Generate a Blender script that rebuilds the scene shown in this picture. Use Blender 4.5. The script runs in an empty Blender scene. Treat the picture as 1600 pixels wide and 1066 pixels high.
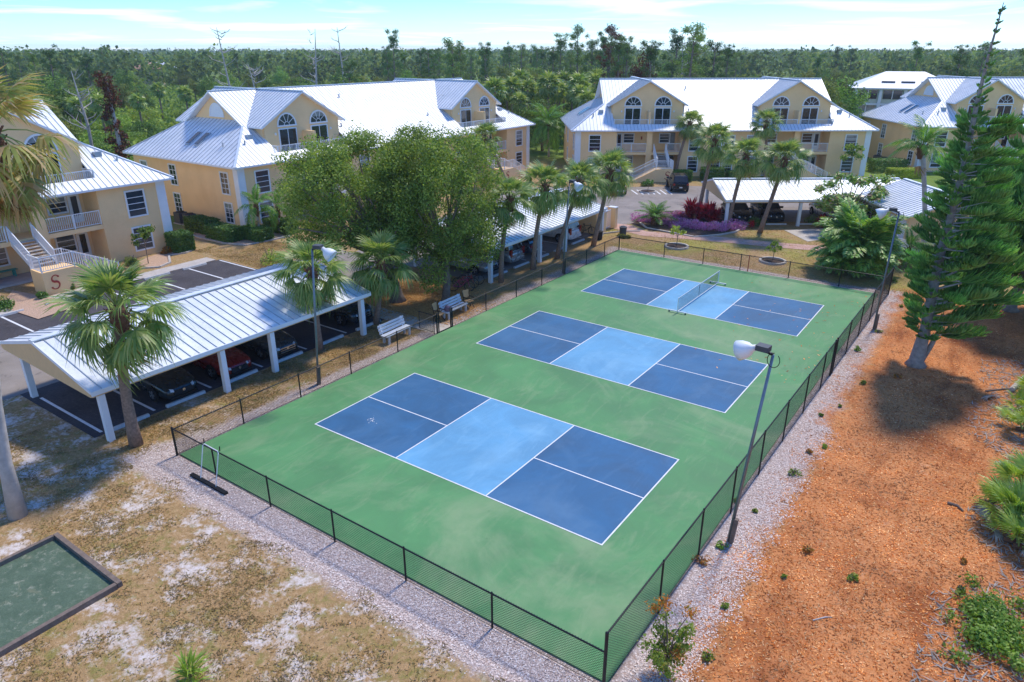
import bpy, math, random
import numpy as np
from mathutils import Vector, Matrix, Euler
R = math.radians
random.seed(7); rng = np.random.default_rng(7)
scn = bpy.context.scene
COL = scn.collection

# ------------------------------------------------------------------ camera
CAM = np.array([21.41, -16.28, 14.39])
FPX, PITCH, YAW = 1104.0, R(22.51), R(-35.09)          # focal length in pixels of a 1600 px wide picture
FW = np.array([math.sin(YAW)*math.cos(PITCH), math.cos(YAW)*math.cos(PITCH), -math.sin(PITCH)])
RT = np.array([math.cos(YAW), -math.sin(YAW), 0.0]); UP = np.cross(RT, FW)
cd = bpy.data.cameras.new('camera'); cam = bpy.data.objects.new('camera', cd); COL.objects.link(cam)
cd.sensor_fit = 'HORIZONTAL'; cd.sensor_width = 36; cd.lens = FPX/1600*36; cd.clip_end = 6000; cd.clip_start = .1
m = Matrix.Identity(4)
for i in range(3):
    m[i][0], m[i][1], m[i][2], m[i][3] = RT[i], UP[i], -FW[i], CAM[i]
cam.matrix_world = m
scn.camera = cam

# ------------------------------------------------------------------ sky, sun, exposure
SUN_EL, SUN_AZ = R(56), R(2)                            # the sun stands beyond the courts (+y)
wd = bpy.data.worlds.new('World'); scn.world = wd; wd.use_nodes = True
wn = wd.node_tree; wn.nodes.clear()
def _n(nt, t, **k):
    n = nt.nodes.new(t)
    for a, b in k.items(): setattr(n, a, b)
    return n
out = _n(wn, 'ShaderNodeOutputWorld'); bg = _n(wn, 'ShaderNodeBackground')
sky = _n(wn, 'ShaderNodeTexSky', sky_type='NISHITA', sun_disc=False)
sky.sun_elevation = SUN_EL; sky.sun_rotation = SUN_AZ; sky.air_density = 1.0; sky.dust_density = 0.0; sky.ozone_density = 6.0; sky.altitude = 0
bg.inputs['Strength'].default_value = 0.15
tc = _n(wn, 'ShaderNodeTexCoord'); sep = _n(wn, 'ShaderNodeSeparateXYZ')
wn.links.new(tc.outputs['Generated'], sep.inputs[0])
def wmath(op, a, b=None):
    n = _n(wn, 'ShaderNodeMath', operation=op)
    for i, v in enumerate((a, b)):
        if v is None: continue
        if isinstance(v, (int, float)): n.inputs[i].default_value = v
        else: wn.links.new(v, n.inputs[i])
    return n.outputs[0]
zz = wmath('ADD', wmath('MAXIMUM', sep.outputs[2], 0.0), 0.035)   # flattens the cloud layer towards the horizon
cmb = _n(wn, 'ShaderNodeCombineXYZ')
wn.links.new(wmath('DIVIDE', sep.outputs[0], zz), cmb.inputs[0]); wn.links.new(wmath('DIVIDE', sep.outputs[1], zz), cmb.inputs[1])
nz = _n(wn, 'ShaderNodeTexNoise'); nz.inputs['Scale'].default_value = 0.33; nz.inputs['Detail'].default_value = 7; nz.inputs['Roughness'].default_value = .55; nz.inputs['Distortion'].default_value = .6
wn.links.new(cmb.outputs[0], nz.inputs['Vector'])
rp = _n(wn, 'ShaderNodeValToRGB'); rp.color_ramp.elements[0].position = .49; rp.color_ramp.elements[1].position = .72
rp.color_ramp.elements[0].color = (0, 0, 0, 1); rp.color_ramp.elements[1].color = (.85, .85, .85, 1)
wn.links.new(nz.outputs[0], rp.inputs[0])
mx = _n(wn, 'ShaderNodeMix', data_type='RGBA'); mx.inputs['B'].default_value = (5.2, 5.2, 5.2, 1)
hs = _n(wn, 'ShaderNodeHueSaturation'); hs.inputs['Saturation'].default_value = 1.15; hs.inputs['Value'].default_value = .9; tn = _n(wn, 'ShaderNodeMix', data_type='RGBA', blend_type='MULTIPLY'); tn.inputs['Factor'].default_value = 1; tn.inputs['B'].default_value = (.55, .715, .96, 1)
wn.links.new(sky.outputs[0], tn.inputs['A']); wn.links.new(tn.outputs['Result'], hs.inputs['Color'])
wn.links.new(rp.outputs[0], mx.inputs['Factor']); wn.links.new(hs.outputs[0], mx.inputs['A'])
wn.links.new(mx.outputs['Result'], bg.inputs['Color']); wn.links.new(bg.outputs[0], out.inputs[0])
sd = bpy.data.lights.new('sun', 'SUN'); sun = bpy.data.objects.new('sun', sd); COL.objects.link(sun)
sd.energy = 2.1; sd.angle = R(7); sd.color = (1, .92, .79)
sv = Vector((math.sin(SUN_AZ)*math.cos(SUN_EL), math.cos(SUN_AZ)*math.cos(SUN_EL), math.sin(SUN_EL)))
sun.rotation_euler = sv.to_track_quat('Z', 'Y').to_euler(); sun.location = (0, 60, 80)
vs = scn.view_settings
vs.view_transform = 'Standard'; vs.look = 'None'; vs.gamma = 1; vs.exposure = 0.95
scn.render.film_transparent = False
scn.cycles.max_bounces = 7; scn.cycles.transparent_max_bounces = 8

# ------------------------------------------------------------------ pixel (of the 1600 px photograph) -> place
def ray(u, v): return FW + RT*(u-800)/FPX - UP*(v-533)/FPX
def G(u, v, z=0.0):
    d = ray(u, v); return CAM + d*((z-CAM[2])/d[2])
def on_ray_near(u, v, x, y):                            # the point of a sight line nearest to a vertical through x, y
    d = ray(u, v); h = d[:2]; t = ((np.array([x, y])-CAM[:2])@h)/(h@h); return CAM + d*t
def az_place(u, dist):                                  # a ground place at a distance in the direction of a picture column
    d = ray(u, 75); h = d[:2]/np.hypot(*d[:2]); return CAM[:2] + h*dist

# ------------------------------------------------------------------ materials
def lin(h):
    h = h.lstrip('#'); o = []
    for i in (0, 2, 4):
        c = int(h[i:i+2], 16)/255; o.append(c/12.92 if c <= .04045 else ((c+.055)/1.055)**2.4)
    return tuple(o)
class NT:
    def __init__(s, name):
        s.m = bpy.data.materials.new(name); s.m.use_nodes = True; s.t = s.m.node_tree; s.t.nodes.clear()
        s.out = s.n('ShaderNodeOutputMaterial')
    def n(s, t, **k): return _n(s.t, t, **k)
    def put(s, sock, v):
        if v is None: return
        if isinstance(v, bpy.types.NodeSocket): s.t.links.new(v, sock)
        elif isinstance(v, (tuple, list)):
            v = tuple(v)
            if sock.type == 'RGBA' and len(v) == 3: v = v+(1,)
            sock.default_value = v
        else: sock.default_value = v
    def math(s, op, a, b=None, clamp=False):
        n = s.n('ShaderNodeMath', operation=op, use_clamp=clamp); s.put(n.inputs[0], a); s.put(n.inputs[1], b); return n.outputs[0]
    def mix(s, f, a, b, blend='MIX'):
        n = s.n('ShaderNodeMix', data_type='RGBA', blend_type=blend); s.put(n.inputs['Factor'], f); s.put(n.inputs['A'], a); s.put(n.inputs['B'], b); return n.outputs['Result']
    def pos(s, kind='Object'):
        if kind == 'World': return s.n('ShaderNodeNewGeometry').outputs['Position']
        return s.n('ShaderNodeTexCoord').outputs[kind]
    def noise(s, vec, scale, detail=4, rough=.55, dist=0):
        n = s.n('ShaderNodeTexNoise'); s.put(n.inputs['Vector'], vec); n.inputs['Scale'].default_value = scale; n.inputs['Detail'].default_value = detail
        n.inputs['Roughness'].default_value = rough; n.inputs['Distortion'].default_value = dist; return n.outputs[0]
    def vor(s, vec, scale, feature='F1', out='Distance'):
        n = s.n('ShaderNodeTexVoronoi', feature=feature); s.put(n.inputs['Vector'], vec); n.inputs['Scale'].default_value = scale; return n.outputs[out]
    def map(s, v, a, b, lo=0., hi=1., smooth=False):
        n = s.n('ShaderNodeMapRange', interpolation_type='SMOOTHSTEP' if smooth else 'LINEAR'); s.put(n.inputs[0], v)
        for i, q in zip((1, 2, 3, 4), (a, b, lo, hi)): s.put(n.inputs[i], q)
        return n.outputs[0]
    def xyz(s, v):
        n = s.n('ShaderNodeSeparateXYZ'); s.put(n.inputs[0], v); return n.outputs
    def scale(s, v, sc):
        n = s.n('ShaderNodeMapping'); s.put(n.inputs[0], v); n.inputs['Scale'].default_value = sc; return n.outputs[0]
    def bump(s, h, strength, dist=.02):
        n = s.n('ShaderNodeBump'); s.put(n.inputs['Height'], h); n.inputs['Strength'].default_value = strength; n.inputs['Distance'].default_value = dist; return n.outputs[0]
    def bsdf(s, col, rough=.7, metal=0, spec=.4, normal=None, coat=0, trans=0, alpha=None):
        b = s.n('ShaderNodeBsdfPrincipled'); s.put(b.inputs['Base Color'], col); s.put(b.inputs['Roughness'], rough); s.put(b.inputs['Metallic'], metal)
        s.put(b.inputs['Specular IOR Level'], spec); s.put(b.inputs['Normal'], normal); s.put(b.inputs['Coat Weight'], coat); return b.outputs[0]
    def done(s, sh): s.t.links.new(sh, s.out.inputs[0]); return s.m
def M(name, col, rough=.6, metal=0, var=.08, vs=3., bump=0., bs=40., spec=.4, coat=0, rnd=0., dirt=None):
    """plain surface with an uneven tint, fine relief and, for copies, a tint of their own"""
    n = NT(name); p = n.pos('Object'); c = lin(col) if isinstance(col, str) else col
    f = n.noise(p, vs, 5, .6)
    cc = n.mix(n.map(f, .3, .7), tuple(x*(1-var) for x in c), tuple(min(1, x*(1+var)) for x in c))
    if dirt: cc = n.mix(n.map(n.noise(p, vs*.6, 6, .7), .52, .75, 0, .55), cc, lin(dirt))
    if rnd:
        r = n.n('ShaderNodeObjectInfo').outputs['Random']; cc = n.mix(1.0, cc, n.map(r, 0, 1, 1-rnd, 1+rnd), 'MULTIPLY')
    nr = n.bump(n.noise(p, bs, 3), bump) if bump else None
    rr = n.map(f, .3, .7, max(.02, rough-.06), min(1, rough+.06))
    return n.done(n.bsdf(cc, rr, metal, spec, nr, coat))
def LEAF(name, cols, trans=.35, rough=.5, rnd=.18, spec=.35, drift=0, ds=.6):
    """foliage: every leaf island picks its own green, light also passes through"""
    n = NT(name); g = n.n('ShaderNodeNewGeometry').outputs['Random Per Island']
    rp = n.n('ShaderNodeValToRGB'); e = rp.color_ramp.elements
    while len(e) < len(cols): e.new(.5)
    for i, c in enumerate(cols):
        e[i].position = i/max(1, len(cols)-1); e[i].color = lin(c)+(1,)
    n.put(rp.inputs[0], g)
    r = n.n('ShaderNodeObjectInfo').outputs['Random']; c = n.mix(1., rp.outputs[0], n.map(r, 0, 1, 1-rnd, 1+rnd), 'MULTIPLY')
    if rnd >= .3:
        r2 = n.math('FRACT', n.math('MULTIPLY', r, 7.31)); c = n.mix(n.map(r2, .55, 1., 0, .75), c, n.mix(1., c, (1.5, 1.22, .8), 'MULTIPLY')); c = n.mix(n.map(r2, .4, 0., 0, .8), c, n.mix(1., c, (.62, .78, .75), 'MULTIPLY'))
    if drift: c = n.mix(n.map(n.noise(n.pos('World'), ds, 4, .65), .38, .64), n.mix(1., c, (1-drift,)*3, 'MULTIPLY'), n.mix(1., c, (1+drift*1.1, 1+drift*.9, 1+drift*.3), 'MULTIPLY'))
    a = n.bsdf(c, rough, 0, spec); t = n.n('ShaderNodeBsdfTranslucent'); n.put(t.inputs[0], n.mix(1., c, (1.25, 1.2, .65), 'MULTIPLY'))
    mx = n.n('ShaderNodeMixShader'); mx.inputs[0].default_value = trans; n.t.links.new(a, mx.inputs[1]); n.t.links.new(t.outputs[0], mx.inputs[2])
    return n.done(mx.outputs[0])

def court_mat(name, base, stain, k):
    n = NT(name); p = n.pos('World')
    a = n.noise(p, .35, 6, .62, .8); b = n.noise(n.scale(p, (1, .25, 1)), 1.6, 6, .7, 1.2)
    c = n.mix(n.map(a, .35, .68), tuple(x*(1-k) for x in base), tuple(x*(1+k*.6) for x in base))
    c = n.mix(n.map(b, .52, .78, 0, .38), c, stain); c = n.mix(n.map(n.noise(p, .16, 5, .6, 1.5), .48, .7, 0, .5), c, stain); c = n.mix(n.map(n.noise(p, 26, 4, .8), .56, .8, 0, .22), c, tuple(x*.55 for x in base))
    sp = n.vor(p, 2.2); sw = n.noise(p, .9, 3)
    c = n.mix(n.math('MULTIPLY', n.map(sp, .05, .11, .5, 0), n.map(sw, .56, .64)), c, tuple(x*.6 for x in base))
    h = n.noise(p, 190, 3)
    return n.done(n.bsdf(c, n.map(a, .3, .7, .62, .8), 0, .35, n.bump(h, .12, .01)))
mt = {}
mt['green'] = court_mat('court_green_acrylic', lin('#558c58'), lin('#96a47c'), .18)
mt['dblue'] = court_mat('court_dark_blue_acrylic', lin('#32658c'), lin('#587f9e'), .24)
mt['lblue'] = court_mat('court_light_blue_acrylic', lin('#639dc0'), lin('#8cbad2'), .16)
mt['line'] = M('court_line_paint', '#dedede', .6, var=.12, vs=6)
mt['stucco'] = M('apricot_stucco', '#f4ce98', .85, var=.05, vs=.5, bump=.25, bs=70, spec=.2, dirt='#e4b980')
mt['stucco_in'] = mt['stucco']
mt['white'] = M('white_painted_trim', '#e4e6e6', .45, var=.04, vs=2)
mt['soffit'] = M('white_soffit', '#dcdcd8', .6)
def glass_mat():
    n = NT('window_glass'); p = n.pos('Object'); r = n.n('ShaderNodeObjectInfo').outputs['Random']; z = n.xyz(p)[2]
    blind = n.mix(n.math('GREATER_THAN', n.math('FRACT', n.math('MULTIPLY', z, 14.)), .3), lin('#6f7577'), lin('#9aa0a0'))
    r2 = n.math('FRACT', n.math('MULTIPLY', r, 9.7)); c = n.mix(n.map(r, 0, 1), lin('#151d24'), lin('#37444d'))
    c = n.mix(n.math('MULTIPLY', n.math('GREATER_THAN', r2, .72), n.math('GREATER_THAN', z, n.math('MULTIPLY', r, 1.3))), c, blind)
    c = n.mix(n.map(n.noise(p, 1.6, 3), .45, .7, 0, .5), c, lin('#2f3b40'))
    return n.done(n.bsdf(c, .07, 0, .8))
mt['glass'] = glass_mat()
mt['glass_green'] = M('door_glass', '#1e2c2b', .08, var=.4, vs=1.1, spec=.8)
mt['vent'] = M('white_louver', '#e8e8e4', .5)
mt['asph'] = None
def roof_mat():
    n = NT('galvanised_white_metal_roof'); p = n.pos('World')
    f = n.noise(n.scale(p, (1, 1, .3)), .7, 5, .6)
    c = n.mix(n.map(f, .3, .7), lin('#d6dadc'), lin('#ebedee'))
    c = n.mix(n.map(n.noise(p, 5, 5, .7), .52, .8, 0, .4), c, lin('#949ba0')); c = n.mix(n.map(n.noise(n.scale(p, (1.4, 1.4, .25)), 1.1, 6, .7, .8), .55, .75, 0, .35), c, lin('#a59f98'))
    return n.done(n.bsdf(c, n.map(f, .3, .7, .42, .54), .12, .4))
mt['roof'] = roof_mat()
mt['seam'] = M('roof_seam_metal', '#b0b7bb', .42, .35)
mt['cap'] = M('roof_ridge_cap', '#dfe4e6', .42, .3)
mt['black'] = M('black_vinyl_steel', '#14171a', .45, var=.2)
mt['wire'] = M('dark_green_black_wire', '#16211c', .5)
mt['galv'] = M('galvanised_pole', '#77838c', .42, .7, var=.15, vs=5)
mt['wood_dark'] = M('weathered_timber', '#75665b', .85, var=.25, vs=6, bump=.4, bs=30)
mt['concrete'] = M('pale_concrete', '#b9b0a6', .85, var=.12, vs=2, bump=.2, bs=60, dirt='#8f857a')
mt['stop'] = M('painted_wheel_stop', '#c9c6c2', .7, var=.12, vs=4, dirt='#9a9590')
mt['tan'] = M('tan_painted_board', '#dcb987', .7, var=.06)
mt['ac'] = M('grey_condenser', '#4a4d50', .6, var=.2, vs=8)
mt['red'] = M('dark_red_paint', '#a83a2e', .5)
mt['teal'] = M('teal_paint', '#3f9d8d', .5)
mt['rubber'] = M('tyre_rubber', '#15161a', .85, var=.2)
mt['alloy'] = M('alloy_rim', '#a5aab0', .3, .8)
mt['carglass'] = M('car_glass', '#10161b', .05, spec=.9, var=.1)
mt['lamp_glass'] = M('headlamp_lens', '#c8d0d6', .1, spec=.9)
mt['tail'] = M('tail_lamp_red', '#8e1618', .15, spec=.8)
mt['chrome'] = M('chrome', '#c4c8cc', .15, .9)
mt['carblack'] = M('black_plastic', '#0e0f11', .6)
mt['plate'] = M('licence_plate', '#d8d8d0', .5)
mt['brick'] = None
mt['bark'] = M('grey_brown_bark', '#7d6f62', .95, var=.3, vs=7, bump=.8, bs=14, rnd=.1)
mt['palmbark'] = M('palm_trunk_bark', '#8a7362', .95, var=.35, vs=9, bump=.9, bs=18, rnd=.12)
mt['palmgrey'] = M('smooth_grey_palm_trunk', '#b3aaa2', .9, var=.22, vs=3, bump=.5, bs=10)
mt['boot'] = M('palm_boots', '#6e4c37', .95, var=.35, vs=8, bump=.6, bs=20)
mt['pinebark'] = M('norfolk_bark', '#93887e', .95, var=.3, vs=5, bump=.7, bs=12)
mt['palebark'] = M('pale_dead_wood', '#b8aea6', .95, var=.25, vs=4, bump=.5, bs=12)
mt['frond'] = LEAF('fan_palm_leaf', ['#5c7c38', '#76964a', '#94aa5a', '#a9b46c', '#80984c'], .4, .42, .15, .5)
mt['frond_w'] = LEAF('browning_palm_leaf', ['#7d8a44', '#98a052', '#b8ae6c', '#c9a87c', '#8a964a'], .4, .5, .15, .4)
mt['frond_y'] = LEAF('palmetto_leaf', ['#6c9036', '#8fae45', '#a9b950', '#7fa33e'], .4, .42, .15, .5)
mt['frond_dead'] = LEAF('dead_palm_leaf', ['#8a6a46', '#b08b5f', '#c9a878', '#9c7a58'], .25, .8, .15, .2)
mt['frond_grey'] = LEAF('bleached_dead_leaf', ['#9c948a', '#b8b0a6', '#8a8078'], .15, .8)
mt['pinnate'] = LEAF('feather_palm_leaf', ['#527a30', '#6b9a3c', '#86ad4c'], .4, .42)
mt['oak'] = LEAF('oak_leaf', ['#5f7a34', '#6f8a3c', '#8aa24e', '#a2b45e', '#7d9644'], .45, .5, .05, .3, .25, .7)
mt['forest1'] = LEAF('wood_leaf_mid', ['#4c6a34', '#648442', '#7c9a4e', '#94aa58'], .35, .6, .35, .2, .3, .12)
mt['forest2'] = LEAF('wood_leaf_olive', ['#586a38', '#72824a', '#8c9856', '#667844'], .35, .6, .35, .2, .3, .12)
mt['pine'] = LEAF('pine_needles', ['#4a6438', '#5c7a44', '#728f52'], .25, .6, .3, .2)
mt['bright'] = LEAF('bright_brush_leaf', ['#6a8f35', '#8aab40', '#a3b94e', '#5d8233'], .35, .5, .3, .35, .2, .3)
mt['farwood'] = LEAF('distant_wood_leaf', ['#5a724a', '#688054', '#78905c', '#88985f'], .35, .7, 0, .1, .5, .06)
mt['hedge'] = LEAF('hedge_leaf', ['#446428', '#587c34', '#6e9040'], .25, .5, .2)
mt['norfolk'] = LEAF('norfolk_needles', ['#6a9a4c', '#82b35c', '#9cc772', '#8fbd66'], .45, .6, .2, .2, .2, .8)
mt['areca'] = LEAF('areca_leaf', ['#4f7f32', '#6c9e40', '#8fb650', '#b2c468'], .35, .42, .15, .5)
mt['schef'] = LEAF('umbrella_tree_leaf', ['#5d8a30', '#7fa640', '#a2bd55', '#c79a8e'], .3, .35, .1, .5)
mt['azalea'] = LEAF('magenta_blossom', ['#c468b4', '#dc8fce', '#b05cac', '#e8b8e2', '#84905a'], .3, .7, .15)
mt['ti'] = LEAF('red_cordyline_leaf', ['#8a1a30', '#b8283e', '#d63a4c', '#5c1a2a'], .3, .45, .2)
mt['redflower'] = LEAF('scarlet_bromeliad', ['#c21f22', '#e0342e', '#a5191d'], .25, .5)
mt['rust'] = LEAF('orange_dry_leaf', ['#b5762f', '#cf8d3b', '#a86428', '#8d9440'], .3, .6)
mt['grassblade'] = LEAF('dry_grass', ['#95835a', '#b39a70', '#7f8048', '#a5886a', '#c4ae88', '#8a6f4c'], .3, .8, 0, .1, .35, 1.1)
mt['lushgrass'] = LEAF('green_weed', ['#5d7d2c', '#7b963a', '#8f9f48', '#a3a04f'], .35, .6, .2, .2)
mt['chips'] = LEAF('orange_mulch_chips', ['#964a22', '#c26e38', '#da8e50', '#e4ac78', '#74361c', '#ce783a', '#e8c298', '#ae582a'], .0, .9, 0, .1, .5, .75)
mt['litter'] = LEAF('fallen_leaves', ['#c28a4c', '#d8aa6c', '#a0703e', '#e4c088'], .1, .85, 0, .1)
mt['pebble'] = LEAF('shell_gravel', ['#cbb2a6', '#e4d4ca', '#b39a8e', '#f0e7e0', '#bfa395'], 0, .85, 0, .15)
mt['vinered'] = LEAF('rust_red_vine', ['#5d2c1c', '#7a3f28', '#5a3a22', '#4a4a26'], .2, .7, .2)

# ------------------------------------------------------------------ mesh and object helpers
class MB:
    def __init__(s): s.v = []; s.f = []; s.m = []
    def add(s, vs, fs, mi=0):
        o = len(s.v); s.v += [tuple(map(float, q)) for q in vs]; s.f += [tuple(o+i for i in q) for q in fs]; s.m += [mi]*len(fs); return s
    def box(s, x0, x1, y0, y1, z0, z1, mi=0):
        return s.add([(x, y, z) for z in (z0, z1) for y in (y0, y1) for x in (x0, x1)], [(0, 2, 3, 1), (4, 5, 7, 6), (0, 1, 5, 4), (2, 6, 7, 3), (0, 4, 6, 2), (1, 3, 7, 5)], mi)
    def bar(s, a, b, w, h=None, mi=0, up=(0, 0, 1)):
        a, b = Vector(a), Vector(b); h = h or w; d = (b-a).normalized(); u = Vector(up)
        if abs(d.dot(u)) > .98: u = Vector((1, 0, 0))
        sd_ = d.cross(u).normalized()*w/2; uu = sd_.cross(d).normalized()*h/2
        vs = [p+sx*sd_+sy*uu for p in (a, b) for sx, sy in ((-1, -1), (1, -1), (1, 1), (-1, 1))]
        return s.add(vs, [(3, 2, 1, 0), (4, 5, 6, 7), (0, 1, 5, 4), (1, 2, 6, 5), (2, 3, 7, 6), (3, 0, 4, 7)], mi)
    def tube(s, pts, rs, n=8, mi=0, cap=True):
        pts = [Vector(p) for p in pts]
        if isinstance(rs, (int, float)): rs = [rs]*len(pts)
        o = len(s.v); ref = None
        for i, p in enumerate(pts):
            d = (pts[min(i+1, len(pts)-1)]-pts[max(i-1, 0)]).normalized()
            if ref is None: ref = d.orthogonal().normalized()
            ref = (ref-d*ref.dot(d)).normalized(); w = d.cross(ref)
            for k in range(n):
                a = 2*math.pi*k/n; s.v.append(tuple(p+(ref*math.cos(a)+w*math.sin(a))*rs[i]))
        for i in range(len(pts)-1):
            for k in range(n):
                s.f.append((o+i*n+k, o+i*n+(k+1) % n, o+(i+1)*n+(k+1) % n, o+(i+1)*n+k)); s.m.append(mi)
        if cap:
            s.f.append(tuple(o+k for k in range(n))[::-1]); s.m.append(mi)
            q = o+(len(pts)-1)*n; s.f.append(tuple(q+k for k in range(n))); s.m.append(mi)
        return s
    def lathe(s, prof, n=16, mi=0, M4=None):
        o = len(s.v)
        for r, z in prof:
            for k in range(n):
                a = 2*math.pi*k/n; p = Vector((r*math.cos(a), r*math.sin(a), z)); p = M4 @ p if M4 else p; s.v.append(tuple(p))
        for i in range(len(prof)-1):
            for k in range(n):
                s.f.append((o+i*n+k, o+i*n+(k+1) % n, o+(i+1)*n+(k+1) % n, o+(i+1)*n+k)); s.m.append(mi)
        return s
    def prism(s, poly, d, mi=0, side=None):
        """polygon (3D points) extruded by vector d"""
        n = len(poly); P = [Vector(p) for p in poly]; Q = [p+Vector(d) for p in P]; o = len(s.v)
        s.v += [tuple(p) for p in P+Q]; side = mi if side is None else side
        s.f += [tuple(o+i for i in range(n)), tuple(o+n+i for i in range(n))[::-1]]; s.m += [mi, side]
        for i in range(n):
            j = (i+1) % n; s.f.append((o+j, o+i, o+n+i, o+n+j)); s.m.append(side)
        return s
    def mesh(s, name, mats, smooth=False, fix=True):
        me = bpy.data.meshes.new(name); me.from_pydata(s.v, [], s.f)
        for q in (mats if isinstance(mats, (list, tuple)) else [mats]): me.materials.append(q)
        if any(s.m): me.polygons.foreach_set('material_index', s.m)
        if fix:
            import bmesh
            b = bmesh.new(); b.from_mesh(me); bmesh.ops.recalc_face_normals(b, faces=b.faces); b.to_mesh(me); b.free()
        if smooth: me.polygons.foreach_set('use_smooth', [True]*len(me.polygons))
        me.update(); return me
    def build(s, name, mats, parent=None, smooth=False, fix=True, **k): return obj(name, s.mesh(name, mats, smooth, fix), parent, **k)
def obj(name, me, parent=None, loc=None, rot=None, scale=None, **k):
    o = bpy.data.objects.new(name, me); COL.objects.link(o)
    if parent: o.parent = parent
    if loc is not None: o.location = loc
    if rot is not None: o.rotation_euler = rot
    if scale is not None: o.scale = scale if isinstance(scale, (tuple, list)) else (scale,)*3
    for a, b in k.items(): o[a] = b
    return o
def tag(o, label, cat, group=None, kind=None):
    o['label'] = label; o['category'] = cat
    if group: o['group'] = group
    if kind: o['kind'] = kind
    return o
def thing(name, label, cat, loc=(0, 0, 0), rz=0., group=None):
    e = obj(name, None, loc=loc, rot=(0, 0, rz)); e.empty_display_size = .2; return tag(e, label, cat, group)
def copy_tree(src, parent=None):
    c = src.copy(); COL.objects.link(c)
    if parent: c.parent = parent
    for ch in list(src.children): copy_tree(ch, c)
    return c
def flat(name, poly, z, mat, parent=None, thick=.0, **k):
    b = MB()
    if thick: b.prism([(x, y, z) for x, y in poly], (0, 0, -thick))
    else: b.add([(x, y, z) for x, y in poly], [tuple(range(len(poly)))])
    return b.build(name, mat, parent, **k)
def rect(x0, x1, y0, y1): return [(x0, y0), (x1, y0), (x1, y1), (x0, y1)]
def np_mesh(name, V, F, mats, mi=None):
    me = bpy.data.meshes.new(name); V = np.asarray(V, np.float32); F = np.asarray(F, np.int32); k = F.shape[1]
    me.vertices.add(len(V)); me.vertices.foreach_set('co', V.ravel()); me.loops.add(F.size); me.loops.foreach_set('vertex_index', F.ravel())
    me.polygons.add(len(F)); me.polygons.foreach_set('loop_start', np.arange(0, F.size, k, dtype=np.int32)); me.polygons.foreach_set('loop_total', np.full(len(F), k, np.int32))
    for q in (mats if isinstance(mats, (list, tuple)) else [mats]): me.materials.append(q)
    if mi is not None: me.polygons.foreach_set('material_index', np.asarray(mi, np.int32))
    me.update(calc_edges=True); return me
def leaves(C, size, r, aspect=.55, flat_=.0, jit=.35, nrm=None):
    """one rhombic leaf (quad, slightly bent) at every point of C"""
    n = len(C); a = r.normal(size=(n, 3)); a /= np.linalg.norm(a, axis=1)[:, None]
    w = r.normal(size=(n, 3))
    if nrm is not None: w = nrm + w*.8
    w[:, 2] += flat_
    b = np.cross(a, w); b /= np.linalg.norm(b, axis=1)[:, None]+1e-9; a = np.cross(b, w); a /= np.linalg.norm(a, axis=1)[:, None]+1e-9
    s = size*(1+jit*(r.random(n)*2-1)); L = a*s[:, None]*.5; W = b*s[:, None]*.5*aspect
    V = np.stack([C-L, C-W+L*.15, C+L, C+W+L*.15], 1).reshape(-1, 3); F = np.arange(4*n).reshape(n, 4); return V, F

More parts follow.
